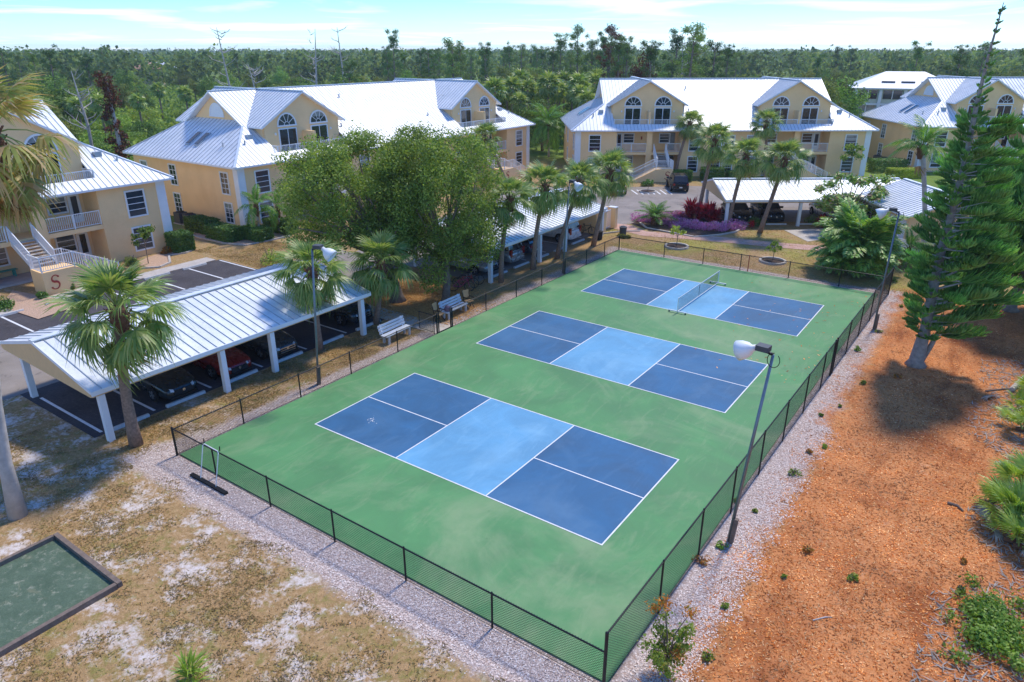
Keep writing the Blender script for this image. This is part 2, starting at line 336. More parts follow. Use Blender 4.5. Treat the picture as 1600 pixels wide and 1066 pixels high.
# ------------------------------------------------------------------ the ground
FX0, FX1, FY0, FY1 = -2.45, 16.15, -4.6, 31.85            # the fenced courts
def ground_mat():
    n = NT('ground_soil_grass_gravel'); p = n.pos('World'); x, y, _ = n.xyz(p)
    n1 = n.noise(p, .8, 6, .65); n2 = n.noise(p, .22, 5, .6, .4); n3 = n.noise(p, 6, 6, .75); n4 = n.noise(p, 28, 4, .75); n5 = n.noise(p, 2.4, 6, .7, .6)
    # lawn: dry straw, some green, bare white sand
    lawn = n.mix(n.map(n3, .3, .7), lin('#8d7148'), lin('#c6a378'))
    lawn = n.mix(n.map(n.math('ADD', n5, n.math('MULTIPLY', n2, .35)), .66, .86, 0, .8), lawn, lin('#7d7f3c'))
    lawn = n.mix(n.map(n4, .46, .7, 0, .65), lawn, lin('#5a4328'))
    sandf = n.map(n.math('ADD', n.math('MULTIPLY', n1, .65), n.math('MULTIPLY', n3, .35)), .5, .6)
    nearm = n.map(y, 3., -6., .1, 1.)
    lawn = n.mix(n.math('MULTIPLY', sandf, nearm), lawn, n.mix(n.map(n4, .3, .7), lin('#bfb1a6'), lin('#e3d9d2')))
    lush = n.mix(n.map(n3, .3, .7), lin('#5d7430'), lin('#7d9142'))
    lush = n.mix(n.map(n2, .45, .7, 0, .6), lush, lin('#55632e'))
    far = n.math('MAXIMUM', n.map(x, -33, -40), n.map(y, 62, 72))
    lawn = n.mix(far, lawn, lush)
    # patchy strip of greener lawn beyond the courts
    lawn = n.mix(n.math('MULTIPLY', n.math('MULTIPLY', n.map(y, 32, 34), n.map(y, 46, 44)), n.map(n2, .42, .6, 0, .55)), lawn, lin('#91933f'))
    # leaf litter beneath the oaks
    ex = n.math('DIVIDE', n.math('ADD', x, 7.2), 4.2); ey = n.math('DIVIDE', n.math('ADD', y, -14.3), 3.4)
    d = n.math('ADD', n.math('MULTIPLY', ex, ex), n.math('MULTIPLY', ey, ey)); d = n.math('ADD', d, n.math('MULTIPLY', n.math('SUBTRACT', n1, .5), 1.6))
    lit = n.mix(n.map(n4, .35, .65), lin('#a87040'), lin('#dcae72'))
    lawn = n.mix(n.map(d, 1.15, .8), lawn, lit)
    # shell gravel border
    dx = n.math('MAXIMUM', n.math('SUBTRACT', FX0, x), n.math('SUBTRACT', x, FX1)); dy = n.math('MAXIMUM', n.math('SUBTRACT', FY0, y), n.math('SUBTRACT', y, FY1))
    dd = n.math('MAXIMUM', dx, dy); wob = n.math('MULTIPLY', n.math('SUBTRACT', n1, .5), 1.3)
    wob = n.math('ADD', wob, n.math('MULTIPLY', n.math('SUBTRACT', n3, .5), .9))
    wide = n.math('ADD', .75, n.math('ADD', n.map(x, 14, 16, 0, .55), n.map(y, -3, -4.6, 0, .65)))
    v = n.vor(p, 16, out='Color'); vg = n.xyz(v)[0]
    grav = n.mix(vg, lin('#bda598'), lin('#ecdfd8')); grav = n.mix(n.map(n3, .5, .75, 0, .5), grav, lin('#b08f80'))
    grav = n.mix(n.map(n.vor(p, 16), .25, .45, 0, .45), grav, lin('#5f4d45'))
    g = n.map(n.math('SUBTRACT', n.math('ADD', dd, wob), wide), .18, -.18)
    col = n.mix(g, lawn, grav)
    # orange mulch to the right
    st = n.noise(n.scale(p, (1, 1, 1)), 14, 6, .8, 1.5)
    mul = n.mix(n.map(st, .3, .7), lin('#b46836'), lin('#de9e68')); mul = n.mix(n.map(n2, .48, .62, 0, .7), mul, lin('#93502c')); mul = n.mix(n.map(n1, .58, .7, 0, .5), mul, lin('#c06f3e')); mul = n.mix(n.map(n4, .55, .8, 0, .5), mul, lin('#5f3320'))
    tr = n.noise(n.scale(p, (1, .16, 1)), .85, 5, .6, .6); mul = n.mix(n.map(tr, .54, .68, 0, .65), mul, lin('#7d3f20')); mul = n.mix(n.map(n.noise(p, 3.6, 6, .75, 1.), .56, .7, 0, .6), mul, lin('#6e3519'))
    mul = n.mix(n.map(n5, .6, .75, 0, .45), mul, lin('#d6b596'))
    mg = n.map(n.math('ADD', x, n.math('MULTIPLY', n.math('SUBTRACT', n.math('ADD', n1, n.math('MULTIPLY', n3, .5)), .75), 3.0)), 16.75, 17.9)
    mg = n.math('MULTIPLY', mg, n.map(n.math('ADD', y, n.math('MULTIPLY', n1, 3)), 37, 35))
    mg = n.math('MULTIPLY', mg, n.map(x, 34, 31))
    col = n.mix(mg, col, mul)
    h = n.math('ADD', n.math('MULTIPLY', n3, .6), n.math('MULTIPLY', n4, .5)); h = n.math('ADD', h, n.math('MULTIPLY', n.vor(p, 16), n.math('MULTIPLY', g, -.6)))
    return n.done(n.bsdf(col, .95, 0, .12, n.bump(h, .55, .05)))
g_ = MB(); S = 4200
g_.add([(-S, -S, 0), (S, -S, 0), (S, S, 0), (-S, S, 0)], [(0, 1, 2, 3)])
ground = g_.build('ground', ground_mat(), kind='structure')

def asphalt_mat(name, c0, c1):
    n = NT(name); p = n.pos('World'); a = n.noise(p, .5, 6, .65); b = n.noise(p, 9, 5, .75)
    c = n.mix(n.map(a, .3, .7), lin(c0), lin(c1)); c = n.mix(n.map(b, .5, .8, 0, .35), c, lin('#8c8580'))
    c = n.mix(n.map(n.noise(p, 1.4, 4, .6, 1), .6, .72, 0, .45), c, lin('#2d2b2d'))
    return n.done(n.bsdf(c, .88, 0, .25, n.bump(n.noise(p, 90, 3), .3, .01)))
A1 = asphalt_mat('dark_stall_asphalt', '#3d3a3d', '#524e50'); A2 = asphalt_mat('worn_aisle_asphalt', '#817870', '#9a9087')
def px(*pts): return [tuple(G(u, v)[:2]) for u, v in pts]
flat('road', rect(-20.5, -13.0, -60, 19.5), .008, A2, kind='structure')
flat('parking_stalls_asphalt', rect(-13.02, -6.35, -5.75, 11.0), .012, A1, kind='structure')
flat('parking_bay_asphalt', rect(-25.2, -20.4, -8, 12.6), .012, A1, kind='structure')
flat('parking_lot_asphalt', [(-18.5, 19.3), (-6.3, 19.3), (-6.3, 37.2), (-6.0, 39.3), (-3.9, 44.2), (.5, 45.4), (16, 56.8), (13, 64), (4, 66.2), (-9.0, 61.0), (-11.6, 58.2), (-14.4, 56.2), (-19, 53), (-24, 49)], .010, A2, kind='structure')
lp = mt['line']
for y in (-5.35, -3.1, -.4, 2.4, 5.1, 7.85, 10.7):
    flat('stall_line', rect(-11.9, -6.6, y-.06, y+.06), .017, lp, kind='structure')
for y in (-4.9, -1.9, 1.1, 4.1, 7.1, 9.9, 12.45):
    flat('stall_line', rect(-25, -20.8, y-.06, y+.06), .017, lp, kind='structure')
for y in (22.7, 25.4, 28.1, 30.8, 33.5):
    flat('stall_line', rect(-11.9, -6.6, y-.06, y+.06), .017, lp, kind='structure')
for t in range(7):                                          # hatched access aisle in front of the far building
    a, b = G(985+t*9, 297), G(995+t*9, 304)
    flat('hatch_line', [(a[0], a[1]), (a[0]+.13, a[1]+.1), (b[0]+.13, b[1]+.1), (b[0], b[1])], .016, lp, kind='structure')
# concrete walk to the gate, brick path, paved pads
cw = flat('concrete_walk', rect(-9.6, -2.5, 10.55, 11.85), .035, mt['concrete'], thick=.03, kind='structure')
def brick_mat():
    n = NT('pink_paver_bricks'); p = n.pos('World'); b = n.n('ShaderNodeTexBrick'); n.put(b.inputs['Vector'], p); b.inputs['Scale'].default_value = 5
    b.inputs['Color1'].default_value = lin('#c79a86')+(1,); b.inputs['Color2'].default_value = lin('#b5826e')+(1,); b.inputs['Mortar'].default_value = lin('#a08f84')+(1,); b.inputs['Mortar Size'].default_value = .03
    c = n.mix(n.map(n.noise(p, 1.5, 5), .4, .7, 0, .5), b.outputs[0], lin('#d2b3a4'))
    return n.done(n.bsdf(c, .85, 0, .2))
mt['brick'] = brick_mat()
up_ = px((957, 349), (985, 352), (1010, 362), (1060, 366), (1130, 371), (1210, 379), (1300, 386), (1345, 392)); dn_ = px((1345, 401), (1300, 394), (1210, 387), (1130, 379), (1060, 373), (1005, 369), (972, 361), (950, 355))
flat('brick_path', up_+dn_, .02, mt['brick'], kind='structure')
flat('paved_pad', px((1225, 360), (1285, 357), (1300, 372), (1262, 378)), .022, mt['concrete'], kind='structure')
flat('paved_pad', px((1350, 385), (1420, 378), (1480, 385), (1480, 410), (1405, 404), (1352, 398)), .02, mt['concrete'], kind='structure')
flat('building_walk', rect(-26.4, -25.25, -10, 12.3), .05, mt['concrete'], kind='structure', thick=.04)
def edging(pts, name='concrete_edging', w=.16, h=.1):
    b = MB()
    for a, c in zip(pts[:-1], pts[1:]): b.bar((a[0], a[1], h/2), (c[0], c[1], h/2), w, h)
    return b.build(name, mt['concrete'], kind='structure')
edging(px((1000, 349), (1010, 357), (1085, 371), (1125, 368), (1150, 363), (1162, 355), (1158, 348)))
edging(px((290, 364), (310, 372), (350, 381), (385, 384), (420, 377), (455, 369)))
edging(px((222, 420), (250, 418), (266, 411), (264, 400), (290, 396), (303, 391)))
edging(px((1375, 245), (1400, 258), (1440, 268), (1480, 270)))
edging(px((930, 367), (975, 362), (1000, 362)), w=.1)
soil = M('dark_bed_soil', '#4d3a2e', .95, var=.3, vs=6, bump=.6)
stonebed = M('pink_pebble_bed', '#b99a82', .95, var=.3, vs=14, bump=.7, bs=30)
flat('flower_bed_soil', px((985, 350), (1040, 330), (1120, 330), (1165, 350), (1150, 362), (1085, 370), (1015, 360)), .026, soil, kind='structure')
flat('pebble_bed', px((205, 412), (250, 396), (300, 384), (300, 391), (264, 400), (266, 411), (240, 420)), .03, stonebed, kind='structure')
flat('pebble_bed', px((290, 352), (330, 352), (380, 366), (440, 358), (455, 369), (385, 383), (310, 371)), .03, stonebed, kind='structure')
flat('pebble_bed', px((20, 455), (100, 470), (120, 480), (60, 500), (0, 480)), .055, stonebed, kind='structure')
flat('mulch_bed', px((1365, 400), (1430, 405), (1430, 425), (1362, 415)), .03, M('red_bed_mulch', '#7d4a3c', .95, var=.3, vs=10, bump=.6), kind='structure')

# ------------------------------------------------------------------ the courts
ZS = .05
slab = flat('court_slab', rect(-2.38, 15.98, -4.5, 31.75), ZS, mt['green'], thick=.12, kind='structure')
def sheet(name, x0, x1, y0, y1, z, m_): return flat(name, rect(x0, x1, y0, y1), z, m_, slab)
for k, (ox, oy) in enumerate(((0, 0), (.14, 10.68), (.31, 21.36))):
    for x0, x1 in ((0, 4.57), (8.84, 13.41)):
        for y0, y1 in ((0, 3.05), (3.05, 6.1)): sheet('service_panel', ox+x0, ox+x1, oy+y0, oy+y1, ZS+.004, mt['dblue'])
    sheet('kitchen_panel', ox+4.57, ox+8.84, oy, oy+6.1, ZS+.004, mt['lblue'])
    w = .05
    for y in (w/2, 6.1-w/2): sheet('court_line', ox, ox+13.41, oy+y-w/2, oy+y+w/2, ZS+.008, lp)
    for x in (w/2, 4.57, 8.84, 13.41-w/2): sheet('court_line', ox+x-w/2, ox+x+w/2, oy+w, oy+6.1-w, ZS+.008, lp)
    for x0, x1 in ((w, 4.57-w/2), (8.84+w/2, 13.41-w)): sheet('court_line', ox+x0, ox+x1, oy+3.05-w/2, oy+3.05+w/2, ZS+.008, lp)

scuff = MB(); r = random.Random(2)
for k in range(26): a = r.uniform(0, 6.28); d = abs(r.gauss(0, .15)); scuff.lathe([(.0005, 0), (r.uniform(.006, .026), 0)], 6, M4=Matrix.Translation((1.75+d*math.cos(a), 1.6+d*math.sin(a), ZS+.0085+k*.0003)))
scuff.build('scuff_mark', mt['line'], slab)
# ------------------------------------------------------------------ chain link fence
def chain_fence(label, A, B, posts, h, big=(), rust=()):
    """A, B ends; posts: distances from A"""
    A, B = Vector(A+(0,)), Vector(B+(0,)); d = (B-A).normalized(); L = (B-A).length
    root = thing('chain_link_fence', label, 'fence', A, math.atan2(d.y, d.x))
    for t in posts:
        r = .045 if t in big else .03
        MB().tube([(t, 0, -.05), (t, 0, h+.02), (t, 0, h+.05)], [r, r, r*.4], 8).build('post', mt['red'] if t in rust else mt['black'], root, smooth=False)
    MB().tube([(0, 0, h-.02), (L, 0, h-.02)], .024, 8).build('top_rail', mt['black'], root)
    MB().tube([(0, 0, .06), (L, 0, .06)], .007, 5).build('bottom_wire', mt['black'], root)
    s = .08; z0, z1 = .03, h+.03; H = z1-z0; V = []; F = []; r = .003
    for sg in (1, -1):
        for k in range(int(-H/s)-1, int(L/s)+2):
            xa, xb, za, zb = k*s, k*s+H, z0, z1
            if xa < 0: za += -xa; xa = 0
            if xb > L: zb -= xb-L; xb = L
            if xb <= xa: continue
            if sg < 0: xa, xb = L-xa, L-xb
            o = len(V); yo = .012*sg
            for X, Z in ((xa, za), (xb, zb)): V += [(X-r*sg, yo, Z+r), (X+r*sg, yo, Z-r), (X, yo+r*1.4, Z)]
            F += [(o, o+1, o+4, o+3), (o+1, o+2, o+5, o+4), (o+2, o, o+3, o+5)]
    obj('wire_mesh', np_mesh('wire_mesh', V, F, mt['wire']), root)
    return root
ya = -4.58
chain_fence('low black chain link fence along the near end of the green courts', (-2.45, ya), (15.95, ya-.1), [0, 2.55, 5.65, 8.85, 11.9, 15.05], 1.2, (0,))
chain_fence('low black chain link fence between the near carport and the court, up to the gate', (-2.45, ya+.06), (-2.45, 10.63), [2.9, 5.85, 8.85, 12.05, 15.13], 1.15, (15.13,))
chain_fence('low black chain link fence running past the second bench to the far corner', (-2.42, 11.85), (-2.3, 31.85), [0, 3.1, 6.2, 9.1, 12.0, 14.9, 17.6, 19.95], 1.15, (0, 19.95))
chain_fence('low black chain link fence at the far end before the brick path', (-2.24, 31.9), (16.45, 32.0), [3.6, 6.6, 9.3, 9.85, 12.6, 15.8], 1.15, rust=(9.85,))
chain_fence('tall black chain link fence along the orange mulch', (15.98, -4.7), (16.5, 32.1), [0, 3.1, 5.9, 8.7, 11.6, 14.5, 17.4, 20.2, 22.0, 22.35, 25.2, 28.1, 31., 33.9, 36.75], 1.8, (0, 22.0, 22.35, 36.75))
gt = thing('gate_threshold', 'dark open gateway bar between two thick posts by the concrete walk', 'gate', (-2.44, 11.24, 0))
MB().box(-.03, .03, -.58, .58, .036, .07).build('threshold_bar', mt['black'], gt)
for y in (-.5, .5): MB().tube([(0, y, 0.036), (0, y, 1.22)], .035, 8).build('gate_post', mt['black'], gt)
# swung-open gate leaf beyond the walk
gl = thing('gate_leaf', 'black chain link gate leaf swung open beside the concrete walk', 'gate', (-2.55, 10.48, 0), R(178))
lf = MB()
for a, b in (((0, 0, .12), (0, 0, 1.1)), ((1.1, 0, .12), (1.1, 0, 1.1)), ((0, 0, .12), (1.1, 0, .12)), ((0, 0, 1.1), (1.1, 0, 1.1))): lf.tube([a, b], .02, 6)
lf.build('gate_frame', mt['black'], gl)
wv = MB()
for k in range(-12, 15):
    for sg in (0, 1):
        x0, x1 = k*.08, k*.08+.96; z0, z1 = .13, 1.09
        if x0 < 0: z0 += -x0; x0 = 0
        if x1 > 1.1: z1 -= x1-1.1; x1 = 1.1
        if x1 > x0:
            if sg: x0, x1 = 1.1-x0, 1.1-x1
            wv.bar((x0, .01*sg, z0), (x1, .01*sg, z1), .008)
wv.build('wire_mesh', mt['wire'], gl)
for z in (.02, ): MB().tube([(0, 0, 0), (0, 0, .14)], .02, 6).build('hinge_foot', mt['black'], gl)

# ------------------------------------------------------------------ portable net on the far court
nt = thing('portable_net', 'white portable pickleball net standing across the far light blue strip', 'net', (6.98, 21.1, ZS+.008))
NL = 6.7
MB().tube([(0, 0, .1), (0, NL, .1)], .03, 8).build('base_tube', mt['white'], nt)
for y in (0, NL):
    MB().tube([(0, y, .1), (0, y, .93)], .028, 8).build('net_post', mt['white'], nt)
    ft = MB().bar((-.55, y, .1), (.55, y, .1), .06).build('foot', mt['white'], nt)
    for s_ in (-.5, .5): MB().tube([(s_, y-.03, .045), (s_, y+.03, .045)], .045, 10).build('caster', mt['carblack'], ft)
MB().bar((0, 0, .9), (0, NL, .88), .02, .06).build('top_band', mt['white'], nt)
nm = MB()
for k in range(int(NL/.07)): nm.bar((0, k*.07, .12), (0, k*.07, .88), .005)
for k in range(11): nm.bar((0, 0, .14+k*.07), (0, NL, .14+k*.07), .005)
nm.build('netting', mt['carblack'], nt)
MB().bar((-.012, NL/2, .1), (-.012, NL/2, .89), .05, .008).build('center_strap', mt['carblack'], nt)

# ------------------------------------------------------------------ court lamps
def court_lamp(label, base, top, aim, head='bell'):
    root = thing('court_lamp', label, 'lamp', (base[0], base[1], 0)); b = Vector((0, 0, 0)); t = Vector((top[0]-base[0], top[1]-base[1], top[2])); aim = Vector(aim).normalized()
    MB().tube([b-Vector((0, 0, .05)), t*.5, t], [.055, .05, .042], 10).build('pole', mt['galv'], root, smooth=True)
    MB().bar(Vector((.1, -.04, 0)), Vector((.1, -.04, 0))+t*.14, .14, .12).build('base_post', mt['wood_dark'], root)
    hd = Vector((aim.x, aim.y, 0)).normalized(); q = t+Vector((0, 0, .08))
    MB().bar(t, q+hd*.35, .07, .07).build('arm', mt['black'], root)
    bx = MB().bar(q+hd*.12+Vector((0, 0, .05)), q+hd*.48+Vector((0, 0, .05)), .3, .16).build('ballast_box', mt['ac'], root)
    c = q+hd*.5; M4 = Matrix.Translation(c) @ aim.to_track_quat('Z', 'Y').to_matrix().to_4x4()
    rf = MB().lathe([(.001, 0), (.09, 0), (.1, .12), (.2, .22), (.27, .38), (.3, .56), (.29, .56), (.25, .38), (.16, .22), (.001, .16)], 20, M4=M4).build('reflector', mt['white'], root, smooth=True)
    MB().lathe([(.001, .48), (.26, .48)], 20, M4=M4).build('lens', mt['lamp_glass'], rf)
    sd_ = Vector((-hd.y, hd.x, 0)); cab = [q-hd*.05+sd_*0+hd*(.18*math.sin(a))+Vector((0, 0, -.22+.22*math.cos(a)))+sd_*.05 for a in np.linspace(0, 5.6, 14)]
    MB().tube(cab, .012, 5).build('cable', mt['carblack'], root)
    return root
court_lamp('leaning grey lamp post with white bell reflector beside the tall mulch-side fence, nearest camera', (16.53, 2.56), (16.95, 2.85, 6.42), (-.9, .1, -.42))
court_lamp('grey lamp post with white reflector in front of the near carport', (-2.93, 2.72), (-2.65, 3.0, 6.4), (.75, .25, -.6))
court_lamp('lamp post among the palms before the second carport', (-2.75, 24.2), (-2.55, 24.4, 6.2), (.8, -.2, -.55))
court_lamp('tall thin lamp post at the far corner beyond the mulch-side fence', (16.85, 25.1), (16.9, 25.2, 6.5), (-.85, -.2, -.5))

# ------------------------------------------------------------------ roofs
def slope_seams(b, poly, spacing, rib=.035, off=.004):
    """standing seams on a planar roof polygon, running down the slope"""
    P = [Vector(p) for p in poly]; n = Vector((0, 0, 0))
    for i in range(len(P)): n += (P[i]-P[0]).cross(P[(i+1) % len(P)]-P[0])
    n.normalize(); n = -n if n.z < 0 else n
    u = Vector((0, 0, 1)).cross(n).normalized(); v = n.cross(u).normalized()
    q = [((p-P[0]).dot(u), (p-P[0]).dot(v)) for p in P]; u0, u1 = min(a for a, _ in q), max(a for a, _ in q)
    k = u0+spacing*.5
    while k < u1:
        hit = []
        for i in range(len(q)):
            (a, c), (d, e) = q[i], q[(i+1) % len(q)]
            if (a-k)*(d-k) < 0: hit.append(c+(e-c)*(k-a)/(d-a))
        hit.sort()
        for i in range(0, len(hit)-1, 2):
            if hit[i+1]-hit[i] > .1: b.bar(P[0]+u*k+v*hit[i]+n*(rib/2+off), P[0]+u*k+v*hit[i+1]+n*(rib/2+off), rib, rib, up=n)
        k += spacing
def roof_slope(parent, poly, spacing=.42, t=.14, name='roof_slope'):
    r = MB().prism(poly, (0, 0, -t), 0, 1).build(name, [mt['roof'], mt['white']], parent)
    b = MB(); slope_seams(b, poly, spacing)
    if b.v: b.build('standing_seams', mt['seam'], r, fix=False, kind='stuff')
    return r
def ridge_cap(parent, a, b, w=.28):
    MB().bar(Vector(a)+Vector((0, 0, .03)), Vector(b)+Vector((0, 0, .03)), w, .05).build('ridge_cap', mt['cap'], parent)

# ------------------------------------------------------------------ apartment buildings
_wc = {}
def window(parent, x, y, z, w, h, face, rows=4, cols=1):
    """framed window; face 0 looks to -y, 1 to -x, 2 to +x, 3 to +y"""
    key = (w, h, rows, cols)
    if key not in _wc:
        f = MB(); t = .11
        f.box(-w/2-t, w/2+t, -.07, 0, -t, 0).box(-w/2-t, w/2+t, -.07, 0, h, h+t).box(-w/2-t, -w/2, -.07, 0, 0, h).box(w/2, w/2+t, -.07, 0, 0, h)
        for i in range(1, rows): f.box(-w/2, w/2, -.045, 0, h*i/rows-.022, h*i/rows+.022)
        for i in range(1, cols): f.box(-w/2+w*i/cols-.02, -w/2+w*i/cols+.02, -.046, -.002, .0, h)
        p = MB().box(-w/2, w/2, -.022, 0, 0, h)
        _wc[key] = (f.mesh('window_frame', mt['white']), p.mesh('window_pane', mt['glass']))
    o = obj('window', _wc[key][0], parent, (x, y, z), (0, 0, (0, -math.pi/2, math.pi/2, math.pi)[face])); obj('pane', _wc[key][1], o); return o
def railing(parent, pts, h=1.0, sp=.13, name='railing', posts=True):
    b = MB()
    for sn, (A, B) in enumerate(zip(pts[:-1], pts[1:])):
        A, B = Vector(A), Vector(B); d = B-A; L = Vector((d.x, d.y, 0)).length; f0 = 1 if sn else 0; up = Vector((0, 0, 1))
        b.bar(A+up*h, B+up*h, .06, .05).bar(A+up*.1, B+up*.1, .04, .04)
        k = max(1, int(L/sp))
        for i in range(f0, k+1):
            p = A+d*i/k; b.bar(p+up*.1, p+up*h, .026)
        if posts:
            n = max(1, round(L/1.8))
            for i in range(f0, n+1): p = A+d*i/n; b.bar(p, p+up*(h+.03), .07)
    return b.build(name, mt['white'], parent, fix=False)
def half_round(r, n=14): return [(r*math.cos(math.pi*i/n), r*math.sin(math.pi*i/n)) for i in range(n+1)]
_arch = {}
def arch_window(parent, x, y, z, r, face=0, vent=False):
    if vent not in _arch:
        pts = half_round(1.0); p = MB().prism([(a, 0, c) for a, c in pts], (0, -.02, 0)).mesh('arch_pane', mt['vent'] if vent else mt['glass'])
        f = MB(); po = half_round(1.14)
        for i in range(14):
            f.prism([(pts[i][0], 0, pts[i][1]), (pts[i+1][0], 0, pts[i+1][1]), (po[i+1][0], 0, po[i+1][1]), (po[i][0], 0, po[i][1])], (0, -.07, 0))
        f.box(-1.16, 1.16, -.09, 0, -.13, 0)
        if vent:
            for i in range(1, 7): wv_ = math.sqrt(1-(i/7.)**2); f.box(-wv_, wv_, -.045, -.02, i/7.-.02, i/7.+.03)
        else:
            for a in (36, 72, 108, 144): f.bar((0.28*math.cos(R(a)), -.03, .28*math.sin(R(a))), (math.cos(R(a)), -.03, math.sin(R(a))), .045, .03, up=(0, 1, 0))
            q = half_round(.3, 8)
            for i in range(8): f.bar((q[i][0], -.03, q[i][1]), (q[i+1][0], -.03, q[i+1][1]), .05, .03, up=(0, 1, 0))
        _arch[vent] = (f.mesh('arch_frame', mt['white']), p)
    o = obj('louver_vent' if vent else 'arch_window', _arch[vent][0], parent, (x, y, z), (0, 0, (0, -math.pi/2, math.pi/2, math.pi)[face]), (r, 1, r)); obj('pane', _arch[vent][1], o); return o
def letter_S(parent, x, y, z, h):
    """the ornate red S on the stair wall, a swelling stroke with curled ends"""
    P = []
    for i in range(41):
        t = i/40
        if t < .5:
            a = R(30)+(t/.5)*R(240); P.append((.26*math.cos(a)+.0, .26*math.sin(a)+.26))
        else:
            a = R(90)-((t-.5)/.5)*R(240); P.append((.3*math.cos(a), .3*math.sin(a)-.3))
    b = MB(); n = len(P)
    for i in range(n-1):
        def w(j): return .035+.055*math.exp(-((j/(n-1)-.5)/.16)**2)
        (ax, az), (bx, bz) = P[i], P[i+1]; d = Vector((bx-ax, bz-az)); d = d.normalized() if d.length > 1e-6 else Vector((1, 0)); m_ = Vector((-d.y, d.x))
        q = [(ax-m_.x*w(i), az-m_.y*w(i)), (ax+m_.x*w(i), az+m_.y*w(i)), (bx+m_.x*w(i+1), bz+m_.y*w(i+1)), (bx-m_.x*w(i+1), bz-m_.y*w(i+1))]
        b.prism([((c+e*.12)*h, 0, e*h) for c, e in q], (0, -.02-.0004*i, 0))
    for (cx, cz) in (P[0], P[-1]): b.lathe([(.001, 0), (.075*h, 0), (.075*h, .03), (.001, .03)], 10, M4=Matrix.Translation(((cx+cz*.12)*h, -.0, cz*h)) @ Matrix.Rotation(math.pi/2, 4, 'X'))
    return b.build('letter_s', mt['red'], parent, loc=(x, y, z))
